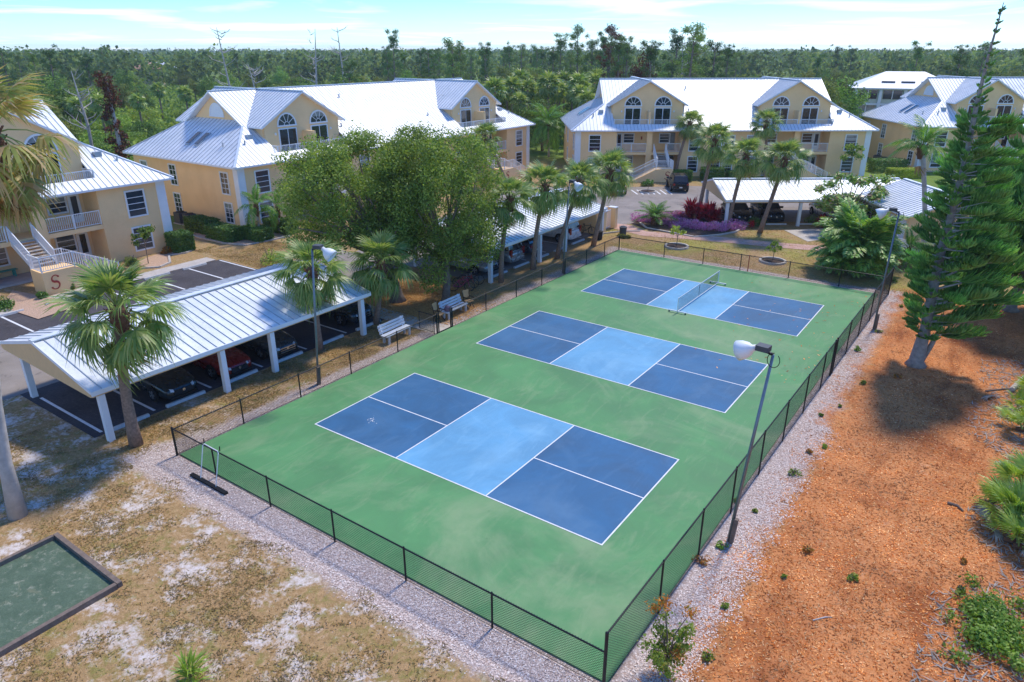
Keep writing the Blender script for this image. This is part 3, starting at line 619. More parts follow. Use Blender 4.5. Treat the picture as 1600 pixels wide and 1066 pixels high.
def building(label, O, rot, L, stairs=(0, 1)):
    root = thing('apartment_building', label, 'building', (O[0], O[1], 0), rot, 'apricot apartment buildings with white metal roofs')
    D, oh, ze, m_, W = 16., .6, 5.45, .63, mt['stucco']; zr = lambda q: ze+m_*(q+oh); ZR = zr(8); XC = 8.75; HB = 4.2; zt = 5.33; gi = 3.6; ez = zr(gi); dh = 4.75; md = (ZR-ez)/dh
    def wall(*a, n='wall', m=W): return MB().box(*a).build(n, m, root)
    # two storeys of wall
    wall(0, 4.9, 0, D, 0, zt); wall(L-4.9, L, 0, D, 0, zt); wall(12.6, L-12.6, 0, D, 0, zt)
    sf = MB().box(-oh+.05, L+oh-.05, -oh+.05, D+oh-.05, zt, zt+.04).build('soffit', mt['soffit'], root)
    for side in (0, 1):
        f = (lambda x: x) if side == 0 else (lambda x: L-x)
        def X(a, b): return (f(a), f(b)) if side == 0 else (f(b), f(a))
        def bx(a, b, y0, y1, z0, z1, n='wall', m=W): x0, x1 = X(a, b); return MB().box(x0, x1, y0, y1, z0, z1).build(n, m, root)
        bx(4.901, 12.599, 2.2, D, 0, zt-.002)
        bx(-.06, .62, -.06, .55, 0, zt-.003, 'corner_pilaster', mt['white'])
        bx(4.9, 12.6, .02, 2.2, 2.55, 2.85, 'floor_slab')
        bx(4.9, 12.6, .0, 2.2, 0, .12, 'porch_floor', mt['concrete'])
        bx(8.5, 9.15, 0, .55, .12, zt-.004, 'column')
        for z, h in ((3.05, 1.75), (.55, 1.6)): window(root, f(2.3), 0, z, 1.25, h, 0, 4, 1)
        for z, h in ((3.75, 1.0), (.95, 1.15)):
            for x in (6.7, 11.1): window(root, f(x), 2.2, z, 1.15, h, 0, 3, 1)
        for z in (.12, 2.85):
            d_ = bx(5.15, 5.95, 2.14, 2.2, z, z+2.05, 'door', mt['white'])
            x0, x1 = X(5.35, 5.75); MB().box(x0, x1, 2.11, 2.14, z+.5, z+1.85).build('door_glass', mt['glass'], d_)
            bx(12.0-.45, 12.0+.35, 2.14, 2.2, z, z+2.05, 'door', mt['glass'])
        bx(8.2, 8.35, 2.1, 2.2, 4.1, 4.45, 'fire_extinguisher', mt['red'])
        x0, x1 = X(4.95, 8.5); railing(root, [(x0, .12, 2.85), (x1, .12, 2.85)])
        x0, x1 = X(10.95, 12.6); railing(root, [(x0, .12, 2.85), (x1, .12, 2.85)])
        # end wall windows, condensers
        fc = 1 if side == 0 else 2; xe = 0 if side == 0 else L
        for yy in (1.9, 9.6):
            for z, h in ((3.05, 1.7), (.6, 1.6)): window(root, xe, yy, z, .95, h, fc, 4, 2)
        window(root, xe, 14.3, 3.6, 1.0, 1.1, fc, 2, 1)
        # center wall windows
        for x in ((14.2, 16.9) if L < 38 else (14.2, 17.6, 20.0)):
            for z, h in ((3.05, 1.7), (.6, 1.7)): window(root, f(x), 0, z, 1.1, h, 0, 4, 1)
        # dormer storey
        xc = f(XC)
        wallp = [(xc-HB, 1.9, 5.5), (xc+HB, 1.9, 5.5), (xc+HB, 1.9, ZR-md*HB-.15), (xc, 1.9, ZR-.15), (xc-HB, 1.9, ZR-md*HB-.15)]
        MB().prism(wallp, (0, .2, 0)).build('dormer_wall', W, root); MB().prism([(a, D-b, c) for a, b, c in wallp], (0, -.2, 0)).build('dormer_wall', W, root)
        for s in (-1, 1): MB().box(xc+s*HB-.1, xc+s*HB+.1, 2.102, 4.2, 5.5, ZR-md*HB-.16).build('dormer_cheek', W, root)
        for s in (-1, 1): MB().box(xc+s*HB-.1, xc+s*HB+.1, D-4.2, D-2.102, 5.5, ZR-md*HB-.16).build('dormer_cheek', W, root)
        MB().box(xc-HB, xc+HB, .36, 1.9, 5.4, 5.62).build('balcony_floor', mt['soffit'], root)
        MB().box(xc-.13, xc+.13, .42, 1.9, 5.62, 7.5).build('balcony_divider', W, root)
        for s in (-1, 1):
            xd = xc+s*1.8
            fr = MB().box(xd-1.0, xd+1.0, 1.84, 1.9, 5.62, 7.82).build('sliding_door', mt['white'], root)
            for q in (-.46, .46): MB().box(xd+q-.41, xd+q+.41, 1.815, 1.84, 5.72, 7.72).build('pane', mt['glass_green'], fr)
            arch_window(root, xd, 1.9, 8.08, .92)
            MB().box(xd+s*1.35-.06, xd+s*1.35+.06, 1.78, 1.9, 7.3, 7.5).build('wall_lamp', mt['white'], root)
            railing(root, [(xc+s*.15, .44, 5.62), (xc+s*(HB-.05), .44, 5.62), (xc+s*(HB-.05), 1.85, 5.62)], .95)
        for s in (-1, 1):
            e = xc+s*dh
            roof_slope(root, [(xc, 1.45, ZR), (e, 1.45, ez), (e, gi, ez), (xc, 8, ZR)], name='dormer_roof')
            roof_slope(root, [(xc, 14.55, ZR), (e, 14.55, ez), (e, D-gi, ez), (xc, 8, ZR)], name='dormer_roof')
        ridge_cap(root, (xc, 1.42, ZR), (xc, 14.58, ZR))
        # front slope outside the dormer, strip below the balcony
        xl = XC-HB
        vy_ = gi+(xl-XC+dh)*(8-gi)/dh; A_ = [(-oh, -oh), (xl, -oh), (xl, vy_), (XC, 8), (gi, 8), (gi, gi)]
        roof_slope(root, [(f(a), b, zr(b)) for a, b in A_]); roof_slope(root, [(f(a), D-b, zr(b)) for a, b in A_])
        strip = [(xl, -oh), (XC+HB, -oh), (XC+HB, .36), (xl, .36)]
        roof_slope(root, [(f(a), b, zr(b)) for a, b in strip]); roof_slope(root, [(f(a), D-b, zr(b)) for a, b in strip])
        # hip end with gablet
        roof_slope(root, [(f(a), b, zr(a)) for a, b in ((-oh, -oh), (gi+.62, gi+.62), (gi+.62, D-gi-.62), (-oh, 16.6))], .55)
        for y0, y1 in ((-oh, gi), (16.6, D-gi)): ridge_cap(root, (f(-oh), y0, ze), (f(gi), y1, ez), .2)
        MB().prism([(f(gi+.6), 3.75, 8.0), (f(gi+.6), 12.25, 8.0), (f(gi+.6), 8, ZR-.14)], ((.18 if side == 0 else -.18), 0, 0)).build('gable_wall', W, root)
        arch_window(root, f(gi+.6), 8, 8.78, .95, fc, True)
        ridge_cap(root, (f(gi), 8, ZR), (f(XC), 8, ZR))
        for yy in (7.0, 8.3):
            a, b = Vector((f(1.0), yy, zr(1.0)+.05)), Vector((f(2.5), yy, zr(2.5)+.05)); s_ = MB().bar(a, b, .62, .14).build('skylight', mt['seam'], root)
            n_ = Vector((f(0)-f(.64), 0, 1)).normalized()*.08; MB().bar(a*.94+b*.06+n_, a*.06+b*.94+n_, .5, .03).build('pane', mt['glass'], s_)
        for vx, vy in ((2.2, 1.6), (1.3, 3.4)): MB().tube([(f(vx), vy, zr(min(vx, vy))-.1), (f(vx), vy, zr(min(vx, vy))+.35)], .07, 8).build('vent_pipe', mt['seam'], root)
        MB().box(f(3.2)-.25, f(3.2)+.25, 2.1, 2.5, zr(2.3)-.1, zr(2.3)+.25).build('roof_vent', mt['seam'], root)
        # stairs
        if side in stairs:
            ld = bx(9.0, 11.0, -4.0, -2.4, 0, 1.45, 'stair_landing')
            for i in range(8):
                y1 = .02-i*.3; x0, x1 = X(9.45, 10.75); MB().box(x0, x1, y1-.3, y1, 2.67-i*.155, 2.72-i*.155).build('step', mt['concrete'], root)
            for x in (9.4, 10.8):
                MB().bar((f(x), .1, 2.75), (f(x), -2.4, 1.45), .06, .28).build('stringer', mt['white'], root)
                railing(root, [(f(x), .1, 2.85), (f(x), -2.4, 1.5)], .95, name='stair_railing')
            MB().prism([(f(9.0), -4.0, 0), (f(9.0), -4.0, 1.45), (f(6.3), -4.0, .12), (f(6.3), -4.0, 0)], (0, 1.5, 0)).build('stair_wall', W, root)
            railing(root, [(f(6.3), -3.95, .12), (f(9.0), -3.95, 1.45), (f(11.0-.05), -3.95, 1.45), (f(11.0-.05), -2.45, 1.45)], .95, name='stair_railing')
            railing(root, [(f(6.3), -2.55, .12), (f(9.0), -2.55, 1.45), (f(9.4), -2.45, 1.45)], .95, name='stair_railing')
            letter_S(root, f(10.35), -4.0, .78, .78)
    # middle slope
    M_ = [(XC+HB, -oh), (L-XC-HB, -oh), (L-XC-HB, gi+(dh-HB)*(8-gi)/dh), (L-XC, 8), (XC, 8), (XC+HB, gi+(dh-HB)*(8-gi)/dh)]
    roof_slope(root, [(a, b, zr(b)) for a, b in M_]); roof_slope(root, [(a, D-b, zr(b)) for a, b in M_])
    ridge_cap(root, (XC, 8, ZR), (L-XC, 8, ZR))
    for vx, vy in ((L*.4, 6.2), (L*.62, 2.6), (XC+HB+.8, 2.4)): MB().tube([(vx, vy, zr(vy)-.1), (vx, vy, zr(vy)+.35)], .07, 8).build('vent_pipe', mt['seam'], root)
    return root
building('apricot apartment building cut by the left edge, teal bench on its porch', (-30.7, 12.4-43), R(90), 43, (1,))
building('long apricot apartment building behind the two leafy oaks', (-30.85, 18.9), R(90), 43)
th = R(36); ex_, ey_ = np.array([math.cos(th), math.sin(th)]), np.array([-math.sin(th), math.cos(th)])
def L3(x, y, o=(-22.4, 58.3)): return np.array(o)+ex_*x+ey_*y
building('apricot apartment building seen face on behind the row of palms and far carport', L3(.55, .6), th, 35.3)
building('apricot apartment building at right partly hidden by the tall Norfolk pine', L3(.5, .6, (10.93, 86.7)), th, 43)

# ------------------------------------------------------------------ carports
def carport(label, O, rot, L, posts, back_posts, ridge=4.35, depth=8.0, ze=2.32, zr_=3.38):
    """local x along the front eave, y from front eave to back eave"""
    root = thing('carport', label, 'carport', (O[0], O[1], 0), rot, 'open carports with white metal roofs')
    n = round(L/.42); w = L/n
    for back in (0, 1):
        y0, y1 = (0, ridge) if not back else (depth, ridge); z0 = ze if not back else zr_-(depth-ridge)*(zr_-ze)/ridge
        b = MB().prism([(0, y0, z0), (w-.006, y0, z0), (w-.006, y1, zr_), (0, y1, zr_)], (0, 0, -.05))
        b.prism([(w-.045, y0, z0+.001), (w-.012, y0, z0+.001), (w-.012, y1, zr_+.001), (w-.045, y1, zr_+.001)], (0, 0, .035), 1)
        me = b.mesh('roof_panel', [mt['roof'], mt['seam']])
        for i in range(n): obj('roof_panel', me, root, (i*w, 0, 0))
    ridge_cap(root, (-.05, ridge, zr_+.02), (L+.05, ridge, zr_+.02), .34)
    zb = zr_-(depth-ridge)*(zr_-ze)/ridge
    for y, z in ((.12, ze), (depth-.12, zb)): MB().box(.02, L-.02, y-.06, y+.06, z-.26, z-.04).build('eave_beam', mt['tan'], root)
    MB().box(-.04, L+.04, -.07, -.01, ze-.16, ze+.02).build('gutter', mt['white'], root)
    for x in (.05, L-.05):
        MB().prism([(x-.04, .2, ze-.3), (x-.04, depth-.2, zb-.3), (x-.04, depth-.2, zb-.06), (x-.04, ridge, zr_-.08), (x-.04, .2, ze-.04)], (.08, 0, 0)).build('gable_panel', mt['tan'], root)
    for x in (-.03, L+.03):
        for (a, b_) in (((x, -.02, ze-.02), (x, ridge, zr_-.02)), ((x, depth, zb-.02), (x, ridge, zr_-.02))): MB().bar(a, b_, .05, .14).build('rake_trim', mt['white'], root)
    for x in posts: MB().box(x-.12, x+.12, .06, .3, 0, ze-.27).build('post', mt['white'], root)
    for x in back_posts: MB().box(x-.12, x+.12, depth-1.3, depth-1.06, 0, zb+.2).build('post', mt['white'], root)
    return root
carport('long white roofed carport over four parked cars, nearest of the carports', (-5.45, -5.8), R(90), 14.5, [.35, 5.6, 8.23, 14.0], [.35, 5.6, 10.5, 14.0])
carport('white roofed carport beside the oaks sheltering two minivans', (-5.35, 19.3), R(90), 16.0, [.3, 6.25, 9.8, 15.6], [.3, 6.2, 11, 15.6])
c3 = np.array([1.55, 44.0]); carport('glaring white roofed carport beyond the brick path with dark cars', c3, R(36), 17.0, [.25, 6.6, 12.2, 16.6], [.3, 6.2, 11, 16.6])
for y, x0 in ((-4.4, -6.35), (-1.75, -6.42), (1.05, -6.4), (3.75, -6.42), (6.5, -6.4), (9.3, -6.4), (21.3, -6.1), (24.05, -6.1), (26.7, -6.1), (29.4, -6.1), (32.1, -6.1)):
    w_ = MB().prism([(-.09, -.9, 0), (.09, -.9, 0), (.06, -.9, .12), (-.06, -.9, .12)], (0, 1.8, 0)).build('wheel_stop', mt['stop'], loc=(x0, y, .012), rot=(0, 0, R(random.uniform(-2, 2))))
    where = {-4.4: 'in the empty left end stall of the nearest carport', -1.75: 'before the charcoal sedan', 1.05: 'before the red coupe', 3.75: 'before the grey sedan with chrome grille', 6.5: 'in the empty stall behind the lamp post', 9.3: 'before the dark crossover by the walk', 21.3: 'before the silver sedan of the second carport', 24.05: 'behind the silver minivan', 26.7: 'behind the slate blue car', 29.4: 'in the empty stall of the second carport', 32.1: 'behind the white minivan'}[y]
    tag(w_, 'pale concrete wheel stop '+where, 'wheel stop', 'concrete wheel stops')
for k, t in enumerate((-4.5, -1.6, 1.4, 4.5, 7.6, 10.4)):
    w_ = MB().prism([(-.09, -.9, 0), (.09, -.9, 0), (.06, -.9, .12), (-.06, -.9, .12)], (0, 1.8, 0)).build('wheel_stop', mt['stop'], loc=(-24.9, t, .012))
    tag(w_, 'pale wheel stop at the kerb before the left apartment building', 'wheel stop', 'wheel stops along the left building')
for k, xx in enumerate((2.0, 4.9, 7.9)):
    p_ = L3(xx, .7, c3); w_ = MB().prism([(-.9, -.09, 0), (-.9, .09, 0), (-.9, .06, .12), (-.9, -.06, .12)], (1.8, 0, 0)).build('wheel_stop', mt['stop'], loc=(p_[0], p_[1], .01), rot=(0, 0, th))
    tag(w_, 'pale wheel stop under the glaring far carport, '+('leftmost', 'middle one', 'rightmost, in an empty stall')[k], 'wheel stop', 'wheel stops of the far carport')

# storage enclosure at the end of the second carport
en = thing('enclosure', 'apricot masonry enclosure with white gate between carport and brick path', 'enclosure', (0, 0, 0))
p1, p2, p3 = G(945, 363), G(962, 361), G(968, 356)
MB().box(-9.8, -6.2, 35.2, 35.42, 0, 2.0).build('wall', mt['stucco'], en); MB().box(-6.75, -5.95, 35.6, 36.5, 0, 1.75).build('pier', mt['stucco'], en); MB().box(-6.85, -5.85, 35.5, 36.6, 1.75, 1.85).build('pier_cap', mt['white'], en)
MB().box(-6.6, -5.9, 38.0, 38.45, 0, 1.75).build('pier', mt['stucco'], en); MB().box(-9.8, -6.6, 38.1, 38.32, 0, 1.75).build('wall', mt['stucco'], en); MB().box(-6.62, -5.88, 37.98, 38.47, 1.75, 1.82).build('pier_cap', mt['white'], en)
gg = MB().bar((-6.3, 36.55, 1.6), (-6.3, 37.95, 1.6), .05).bar((-6.3, 36.55, .15), (-6.3, 37.95, .15), .05)
for k in range(12): gg.bar((-6.3, 36.6+k*.12, .15), (-6.3, 36.6+k*.12, 1.6), .025)
gg.build('gate', mt['white'], en)
for s_, (x, y, lab, c) in enumerate(((-5.2, 33.9, 'black round bin on the grass by the enclosure pier', 'carblack'), (-4.3, 36.4, 'low dark utility box beside the brick path corner', 'ac'))):
    t_ = thing('bin' if s_ == 0 else 'utility_box', lab, 'bin' if s_ == 0 else 'utility box', (x, y, 0))
    MB().lathe([(.001, 0), (.27, 0), (.3, .62), (.33, .62), (.33, .68), (.001, .7)], 14).build('body', mt[c], t_); MB().lathe([(.001, .70), (.2, .70), (.18, .74), (.001, .75)], 14).build('lid', mt[c], t_)

# pool house at right
ph = thing('pool_house', 'small apricot pool house with white metal roof behind the Norfolk pine', 'building', (14.6, 45.6, 0), R(-54))
# local x: along the left eave towards the camera, y: inwards (up right)
MB().box(-6.2, .9, .5, 7.0, 0, 2.7).build('wall', mt['stucco'], ph)
roof_slope(ph, [(-6.9, -.1, 2.62), (1.6, -.1, 2.62), (1.6, 3.9, 4.0), (-6.9, 3.9, 4.0)]); roof_slope(ph, [(-6.9, 7.9, 2.62), (1.6, 7.9, 2.62), (1.6, 3.9, 4.0), (-6.9, 3.9, 4.0)]); ridge_cap(ph, (-6.9, 3.9, 4.0), (1.6, 3.9, 4.0))
for x in (-6.2, .7): MB().prism([(x, .5, 2.7), (x, 7.0, 2.7), (x, 3.75, 3.8)], (.2, 0, 0)).build('gable_wall', mt['stucco'], ph)
window(ph, -4.8, .5, 1.0, 1.5, 1.1, 0, 2, 2); window(ph, -1.2, .5, 1.1, .8, .9, 0, 2, 1)
d_ = MB().box(-.3, .6, .44, .5, 0, 2.05).build('door', mt['white'], ph)
for i, (u, v, lab) in enumerate(((1408, 372, 'white slatted screen leaning beside the pool house wall'),)):
    p_ = G(u, v+28); s_ = thing('slatted_screen', lab, 'screen', (p_[0], p_[1], 0), R(-40))
    b = MB()
    for k in range(9): b.box(-.75, .75, -.02, .02, .2+k*.12, .28+k*.12)
    b.build('slats', mt['white'], s_); MB().box(-.8, -.72, -.03, .03, 0, 1.35).build('upright', mt['white'], s_); MB().box(.72, .8, -.03, .03, 0, 1.35).build('upright', mt['white'], s_)
pr_ = thing('pool_railing', 'white railing beside the pool house, seen through pine branches', 'railing', (17.9, 43.2, 0), R(30))
railing(pr_, [(0, 0, 0), (5.5, 0, 0)], 1.1, .14)

# pale three-storey block far behind
def far_block(label, c, rot, L, D, H, fl):
    r = thing('apartment_block', label, 'building', (c[0], c[1], 0), rot, 'pale blocks in the woods')
    MB().box(0, L, 0, D, 0, H).build('wall', M('pale_far_wall', '#c3c7b2', .8), r)
    n = int(L/4)
    for k in range(n):
        for q in range(fl):
            z = H*q/fl+.7; w_ = MB().box(k*4+.5, k*4+3.5, -.06, 0, z, z+H/fl-1.1).build('window', mt['glass'], r)
            MB().box(k*4+1.93, k*4+2.07, -.1, -.061, z, z+H/fl-1.1).build('mullion', mt['white'], w_)
    for k in range(n+1): MB().box(k*4-.25, k*4+.25, -.5, -.1, 0, H).build('pillar', mt['white'], r)
    for q in range(1, fl+1): MB().box(-.3, L+.3, -.45, -.07, H*q/fl-.35, H*q/fl-.05).build('floor_band', mt['white'], r)
    zr2 = H+D*.22
    for poly in ([(-1, -1, H), (L+1, -1, H), (L-D*.4, D/2, zr2), (D*.4, D/2, zr2)], [(-1, D+1, H), (L+1, D+1, H), (L-D*.4, D/2, zr2), (D*.4, D/2, zr2)], [(-1, -1, H), (-1, D+1, H), (D*.4, D/2, zr2)], [(L+1, -1, H), (L+1, D+1, H), (L-D*.4, D/2, zr2)]):
        MB().prism(poly, (0, 0, -.15)).build('roof_slope', M('far_white_roof', '#d5d9dc', .5), r)
    for k in range(3): MB().box(L*(.25+.2*k), L*(.25+.2*k)+2.2, 1.2, 3.4, H+.5, H+1.1).build('skylight', mt['ac'], r)
    return r
p_ = az_place(1350, 150); far_block('pale three storey block with white roof above the palms at upper right', p_, R(14), 16, 12, 7.8, 3)
house_roofs = (('pale house with tan roof far off in the woods at left', az_place(226, 330), R(-35), '#b98f78'), ('white roofed far house beside the tan one in the woods', az_place(246, 345), R(-30), '#d5d9dc'), ('small pale house glimpsed between trees above the long building', az_place(465, 380), R(-30), '#b98f78'))
for lab, c, ro, rc in house_roofs:
    h = thing('house', lab, 'house', (c[0], c[1], 0), ro, 'houses in the woods'); MB().box(-8, 8, -5, 5, 0, 7.2).build('wall', M('house_wall', '#d9cdb8', .8), h)
    for q in range(3):
        MB().box(-6+q*5, -4+q*5, -5.05, -5, 4.6, 6.1).build('window', mt['glass'], h)
    for s in (-1, 1): MB().prism([(-9, s*6, 7.1), (9, s*6, 7.1), (6, 0, 9.6), (-6, 0, 9.6)], (0, 0, -.2)).build('roof_slope', M('house_roof', rc, .7), h)
    for s in (-1, 1): MB().prism([(s*9, -6, 7.1), (s*9, 6, 7.1), (s*6, 0, 9.6)], (0, 0, -.2)).build('roof_slope', M('house_roof2', rc, .7), h)

# ------------------------------------------------------------------ vehicles
_wm = None
def wheel_meshes():
    global _wm
    if _wm: return _wm
    rx = Matrix.Rotation(math.pi/2, 4, 'X')
    t = MB().lathe([(.2, -.1), (.3, -.11), (.335, -.09), (.345, 0), (.335, .09), (.3, .11), (.2, .1)], 22, M4=rx).mesh('wheel', mt['rubber'], True)
    r = MB().lathe([(.001, -.085), (.06, -.09), (.07, -.07), (.19, -.075), (.215, -.105), (.215, .1)], 20, M4=rx)
    for k in range(5):
        a = 2*math.pi*k/5; r.bar((.03*math.cos(a), .085, .03*math.sin(a)), (.2*math.cos(a), .095, .2*math.sin(a)), .06, .03, up=(0, 1, 0)); r.bar((.03*math.cos(a), -.085, .03*math.sin(a)), (.2*math.cos(a), -.095, .2*math.sin(a)), .06, .03, up=(0, 1, 0))
    r.lathe([(.001, .05), (.2, .05)], 18, M4=rx)
    _wm = (t, r.mesh('rim', mt['alloy'])); return _wm
SPEC = { # length, half width, sill, [(x, belt height, width factor)], cabin: rear base, rear top, front top, front base, roof height, wheel xs
 'sedan': (4.8, .92, .2, [(-2.4, .62, .8), (-2.33, .98, .9), (-1.5, 1.05, .98), (-.3, 1.0, 1), (.85, .98, .99), (1.6, .9, .96), (2.15, .78, .88), (2.4, .55, .74)], (-1.95, -1.05, .15, 1.05, 1.44), (-1.45, 1.42)),
 'coupe': (4.7, .93, .18, [(-2.35, .62, .82), (-2.28, 1.0, .92), (-1.5, 1.06, 1), (-.3, .98, .98), (.75, .96, 1), (1.6, .88, .97), (2.12, .76, .9), (2.35, .52, .76)], (-1.9, -.85, -.05, .8, 1.36), (-1.4, 1.45)),
 'suv': (4.7, .94, .26, [(-2.35, .75, .88), (-2.3, 1.1, .95), (-1.5, 1.12, 1), (-.3, 1.1, 1), (.9, 1.08, .99), (1.6, 1.02, .96), (2.15, .9, .9), (2.35, .6, .78)], (-2.24, -1.9, .15, 1.0, 1.7), (-1.4, 1.42)),
 'van': (5.1, .98, .24, [(-2.55, .7, .9), (-2.5, 1.05, .97), (-1.5, 1.08, 1), (-.3, 1.06, 1), (1.1, 1.03, .99), (1.8, .96, .96), (2.35, .82, .88), (2.55, .55, .76)], (-2.44, -2.2, .55, 1.55, 1.76), (-1.6, 1.58)),
 'pickup': (5.6, .98, .34, [(-2.8, .75, .94), (-2.75, 1.12, .98), (-1.5, 1.15, 1), (-.3, 1.15, 1), (1.1, 1.13, .99), (1.9, 1.08, .97), (2.55, .98, .93), (2.8, .65, .84)], (-.75, -.55, .65, 1.3, 1.85), (-1.75, 1.75))}
def car(label, cat, kind, loc, rz, color, metal=.5, group='parked vehicles', grille='dark'):
    L, W, zb, st, cab, wx = SPEC[kind]; root = thing('car' if cat != 'pickup' else 'pickup_truck', label, cat, loc, rz, group)
    paint = M('car_paint_'+color, color, .28, metal, var=.03, coat=.6, spec=.5)
    b = MB(); n = len(st); prof = [(0, 1, .03), (.55, 1, .025), (.86, 1, -.01), (.97, .93, -.05), (1.0, .6, 0), (.98, .25, 0), (.9, .04, 0), (0, 0, 0)]
    ring = []
    for x, zt, wf in st:
        r = []
        for (fx_, fz, dz) in prof: r.append((x, W*wf*fx_, zb+(zt-zb)*fz+dz))
        ring.append(r+[(x_, -y_, z_) for x_, y_, z_ in r[-2:0:-1]])
    k = len(ring[0]); vs_ = [p for r in ring for p in r]; fs = [(i*k+j, i*k+(j+1) % k, (i+1)*k+(j+1) % k, (i+1)*k+j) for i in range(n-1) for j in range(k)]
    fs += [tuple(range(k))[::-1], tuple((n-1)*k+j for j in range(k))]; b.add(vs_, fs)
    body = b.build('body', paint, root, True); sm = body.modifiers.new('s', 'SUBSURF'); sm.levels = 1; sm.render_levels = 2
    def belt(x):
        for (a, za, wa), (c, zc, wc) in zip(st[:-1], st[1:]):
            if a <= x <= c: t = (x-a)/(c-a); return za+(zc-za)*t, wa+(wc-wa)*t
        return st[-1][1], st[-1][2]
    rb, rt_, ft_, fb, zt = cab; hw = W*.9; tw = W*.74
    zr1, zf1 = belt(rb)[0]-.03, belt(fb)[0]-.03
    C8 = [(rb, hw*.97, zr1), (fb, hw*.93, zf1), (ft_, tw, zt), (rt_, tw, zt)]
    vv = C8+[(x, -y, z) for x, y, z in C8]+[(ft_-.1, 0, zt+.035), (rt_+.1, 0, zt+.035)]
    hb = MB(); hb.add(vv, [(0, 1, 2, 3), (5, 4, 7, 6), (1, 5, 6, 2), (4, 0, 3, 7), (3, 2, 8, 9), (7, 9, 8, 6), (2, 6, 8), (3, 9, 7)])
    hb.build('cabin', paint, root, False)
    def pane(q, name, off):
        q = [Vector(p) for p in q]; c = sum(q, Vector())/4; nn = (q[1]-q[0]).cross(q[3]-q[0]).normalized()
        if nn.dot(c-Vector(((rb+fb)/2, 0, (zr1+zt)/2))) < 0: nn = -nn
        q = [c+(p-c)*.9+nn*off for p in q]; MB().add(q, [(0, 1, 2, 3)]).build(name, mt['carglass'], root)
    A, B, Cc, D_ = [Vector(p) for p in C8]; mir = lambda p: Vector((p.x, -p.y, p.z))
    pane([B, mir(B), mir(Cc), Cc], 'windshield', .006); pane([A, mir(A), mir(D_), D_], 'rear_window', .006)
    mid_b = A.lerp(B, .47); mid_t = D_.lerp(Cc, .5); mid_b.z += .02
    for s in (0, 1):
        g_ = (lambda p: p) if s == 0 else mir
        lift = Vector((0, 0, .07))
        pane([g_(A+lift), g_(mid_b+lift), g_(mid_t), g_(D_)], 'side_window', .006); pane([g_(mid_b+lift), g_(B+lift), g_(Cc), g_(mid_t)], 'side_window', .006)
    tm, rm = wheel_meshes(); sc = 1.12 if kind in ('suv', 'pickup') else 1.0
    for x in wx:
        for s in (-1, 1):
            MB().lathe([(.001, 0), (.395*sc, 0), (.395*sc, .01), (.001, .01)], 20, M4=Matrix.Translation((x, s*(W*.985), .335*sc+.01)) @ Matrix.Rotation(s*-math.pi/2, 4, 'X')).build('wheel_arch', mt['carblack'], root)
            wo = obj('wheel', tm, root, (x, s*(W*.915), .345*sc), scale=sc); obj('rim', rm, wo)
    xf = L/2; zf = st[-1][1]
    for s in (-1, 1):
        MB().prism([(xf-.3, s*W*.66, zf+.16), (xf-.1, s*W*.45, zf+.1), (xf-.05, s*W*.45, zf), (xf-.22, s*W*.72, zf+.03)], (.06, s*.02, 0)).build('headlight', mt['lamp_glass'], root)
        h_ = .5 if kind == 'van' else .2
        MB().box(-xf-.012, -xf+.16, min(s*W*.66, s*W*.88), max(s*W*.66, s*W*.88), st[1][1]-.34, st[1][1]-.34+h_).build('taillight', mt['tail'], root)
        MB().box(fb-.42, fb-.25, min(s*W*.9, s*(W+.18)), max(s*W*.9, s*(W+.18)), zf1+.0, zf1+.17).build('mirror', paint, root)
    MB().prism([(xf-.035, -W*.42, zf+.06), (xf-.035, W*.42, zf+.06), (xf+.02, W*.5, zf-.16), (xf+.02, -W*.5, zf-.16)], (.03, 0, 0)).build('grille', mt['carblack'], root)
    if grille == 'chrome':
        for z in (.07, -.04, -.15): MB().box(xf+.035, xf+.06, -W*.5, W*.5, zf+z-.02, zf+z+.02).build('grille_bar', mt['chrome'], root)
    MB().lathe([(.001, 0), (.075, 0), (.07, .015), (.001, .02)], 14, M4=Matrix.Translation((xf+.04, 0, zf-.02)) @ Matrix.Rotation(math.pi/2, 4, 'Y')).build('badge', mt['chrome'], root)
    MB().box(xf-.12, xf+.03, -W*.68, W*.68, zb+.03, zb+.14).build('front_bumper', mt['carblack'] if kind != 'van' else paint, root)
    rb_ = MB().box(-xf-.06, -xf+.15, -W*.82, W*.82, zb+.1, zb+.28).build('rear_bumper', mt['chrome'] if kind == 'pickup' else paint, root)
    MB().box(-xf-.075, -xf-.06, -.16, .16, .5, .63).build('licence_plate', mt['plate'], root)
    if kind == 'pickup':
        MB().box(-2.6, -.85, -W*.8, W*.8, 1.135, 1.19).build('bed_opening', mt['carblack'], root)
    if kind in ('suv', 'van'):
        for s in (-1, 1): MB().bar((rt_+.1, s*tw*.9, zt+.05), (ft_-.1, s*tw*.9, zt+.05), .04).build('roof_rail', mt['carblack'], root)
    return root
Z = .013
car('charcoal sedan with round badge, nearest car under the near carport', 'car', 'sedan', (-8.85, -1.75, Z), 0, '#2f3a3c')
car('dark red coupe under the near carport', 'car', 'coupe', (-8.82, 1.1, Z), 0, '#8e1f1d', .3)
car('grey sedan with bright chrome grille under the near carport', 'car', 'sedan', (-8.85, 3.85, Z), 0, '#4a5557', grille='chrome')
car('dark grey crossover under the far end of the near carport', 'car', 'suv', (-9.1, 9.35, Z), 0, '#3d4345', grille='chrome')
car('silver sedan half hidden by oak leaves under the second carport', 'car', 'sedan', (-8.9, 21.25, Z), 0, '#a8adb0')
car('silver minivan with its back to the court under the second carport', 'van', 'van', (-9.0, 24.1, Z), math.pi, '#a3a7a8')
car('slate blue car between the two minivans', 'car', 'suv', (-8.9, 26.75, Z), math.pi, '#4e5b6e')
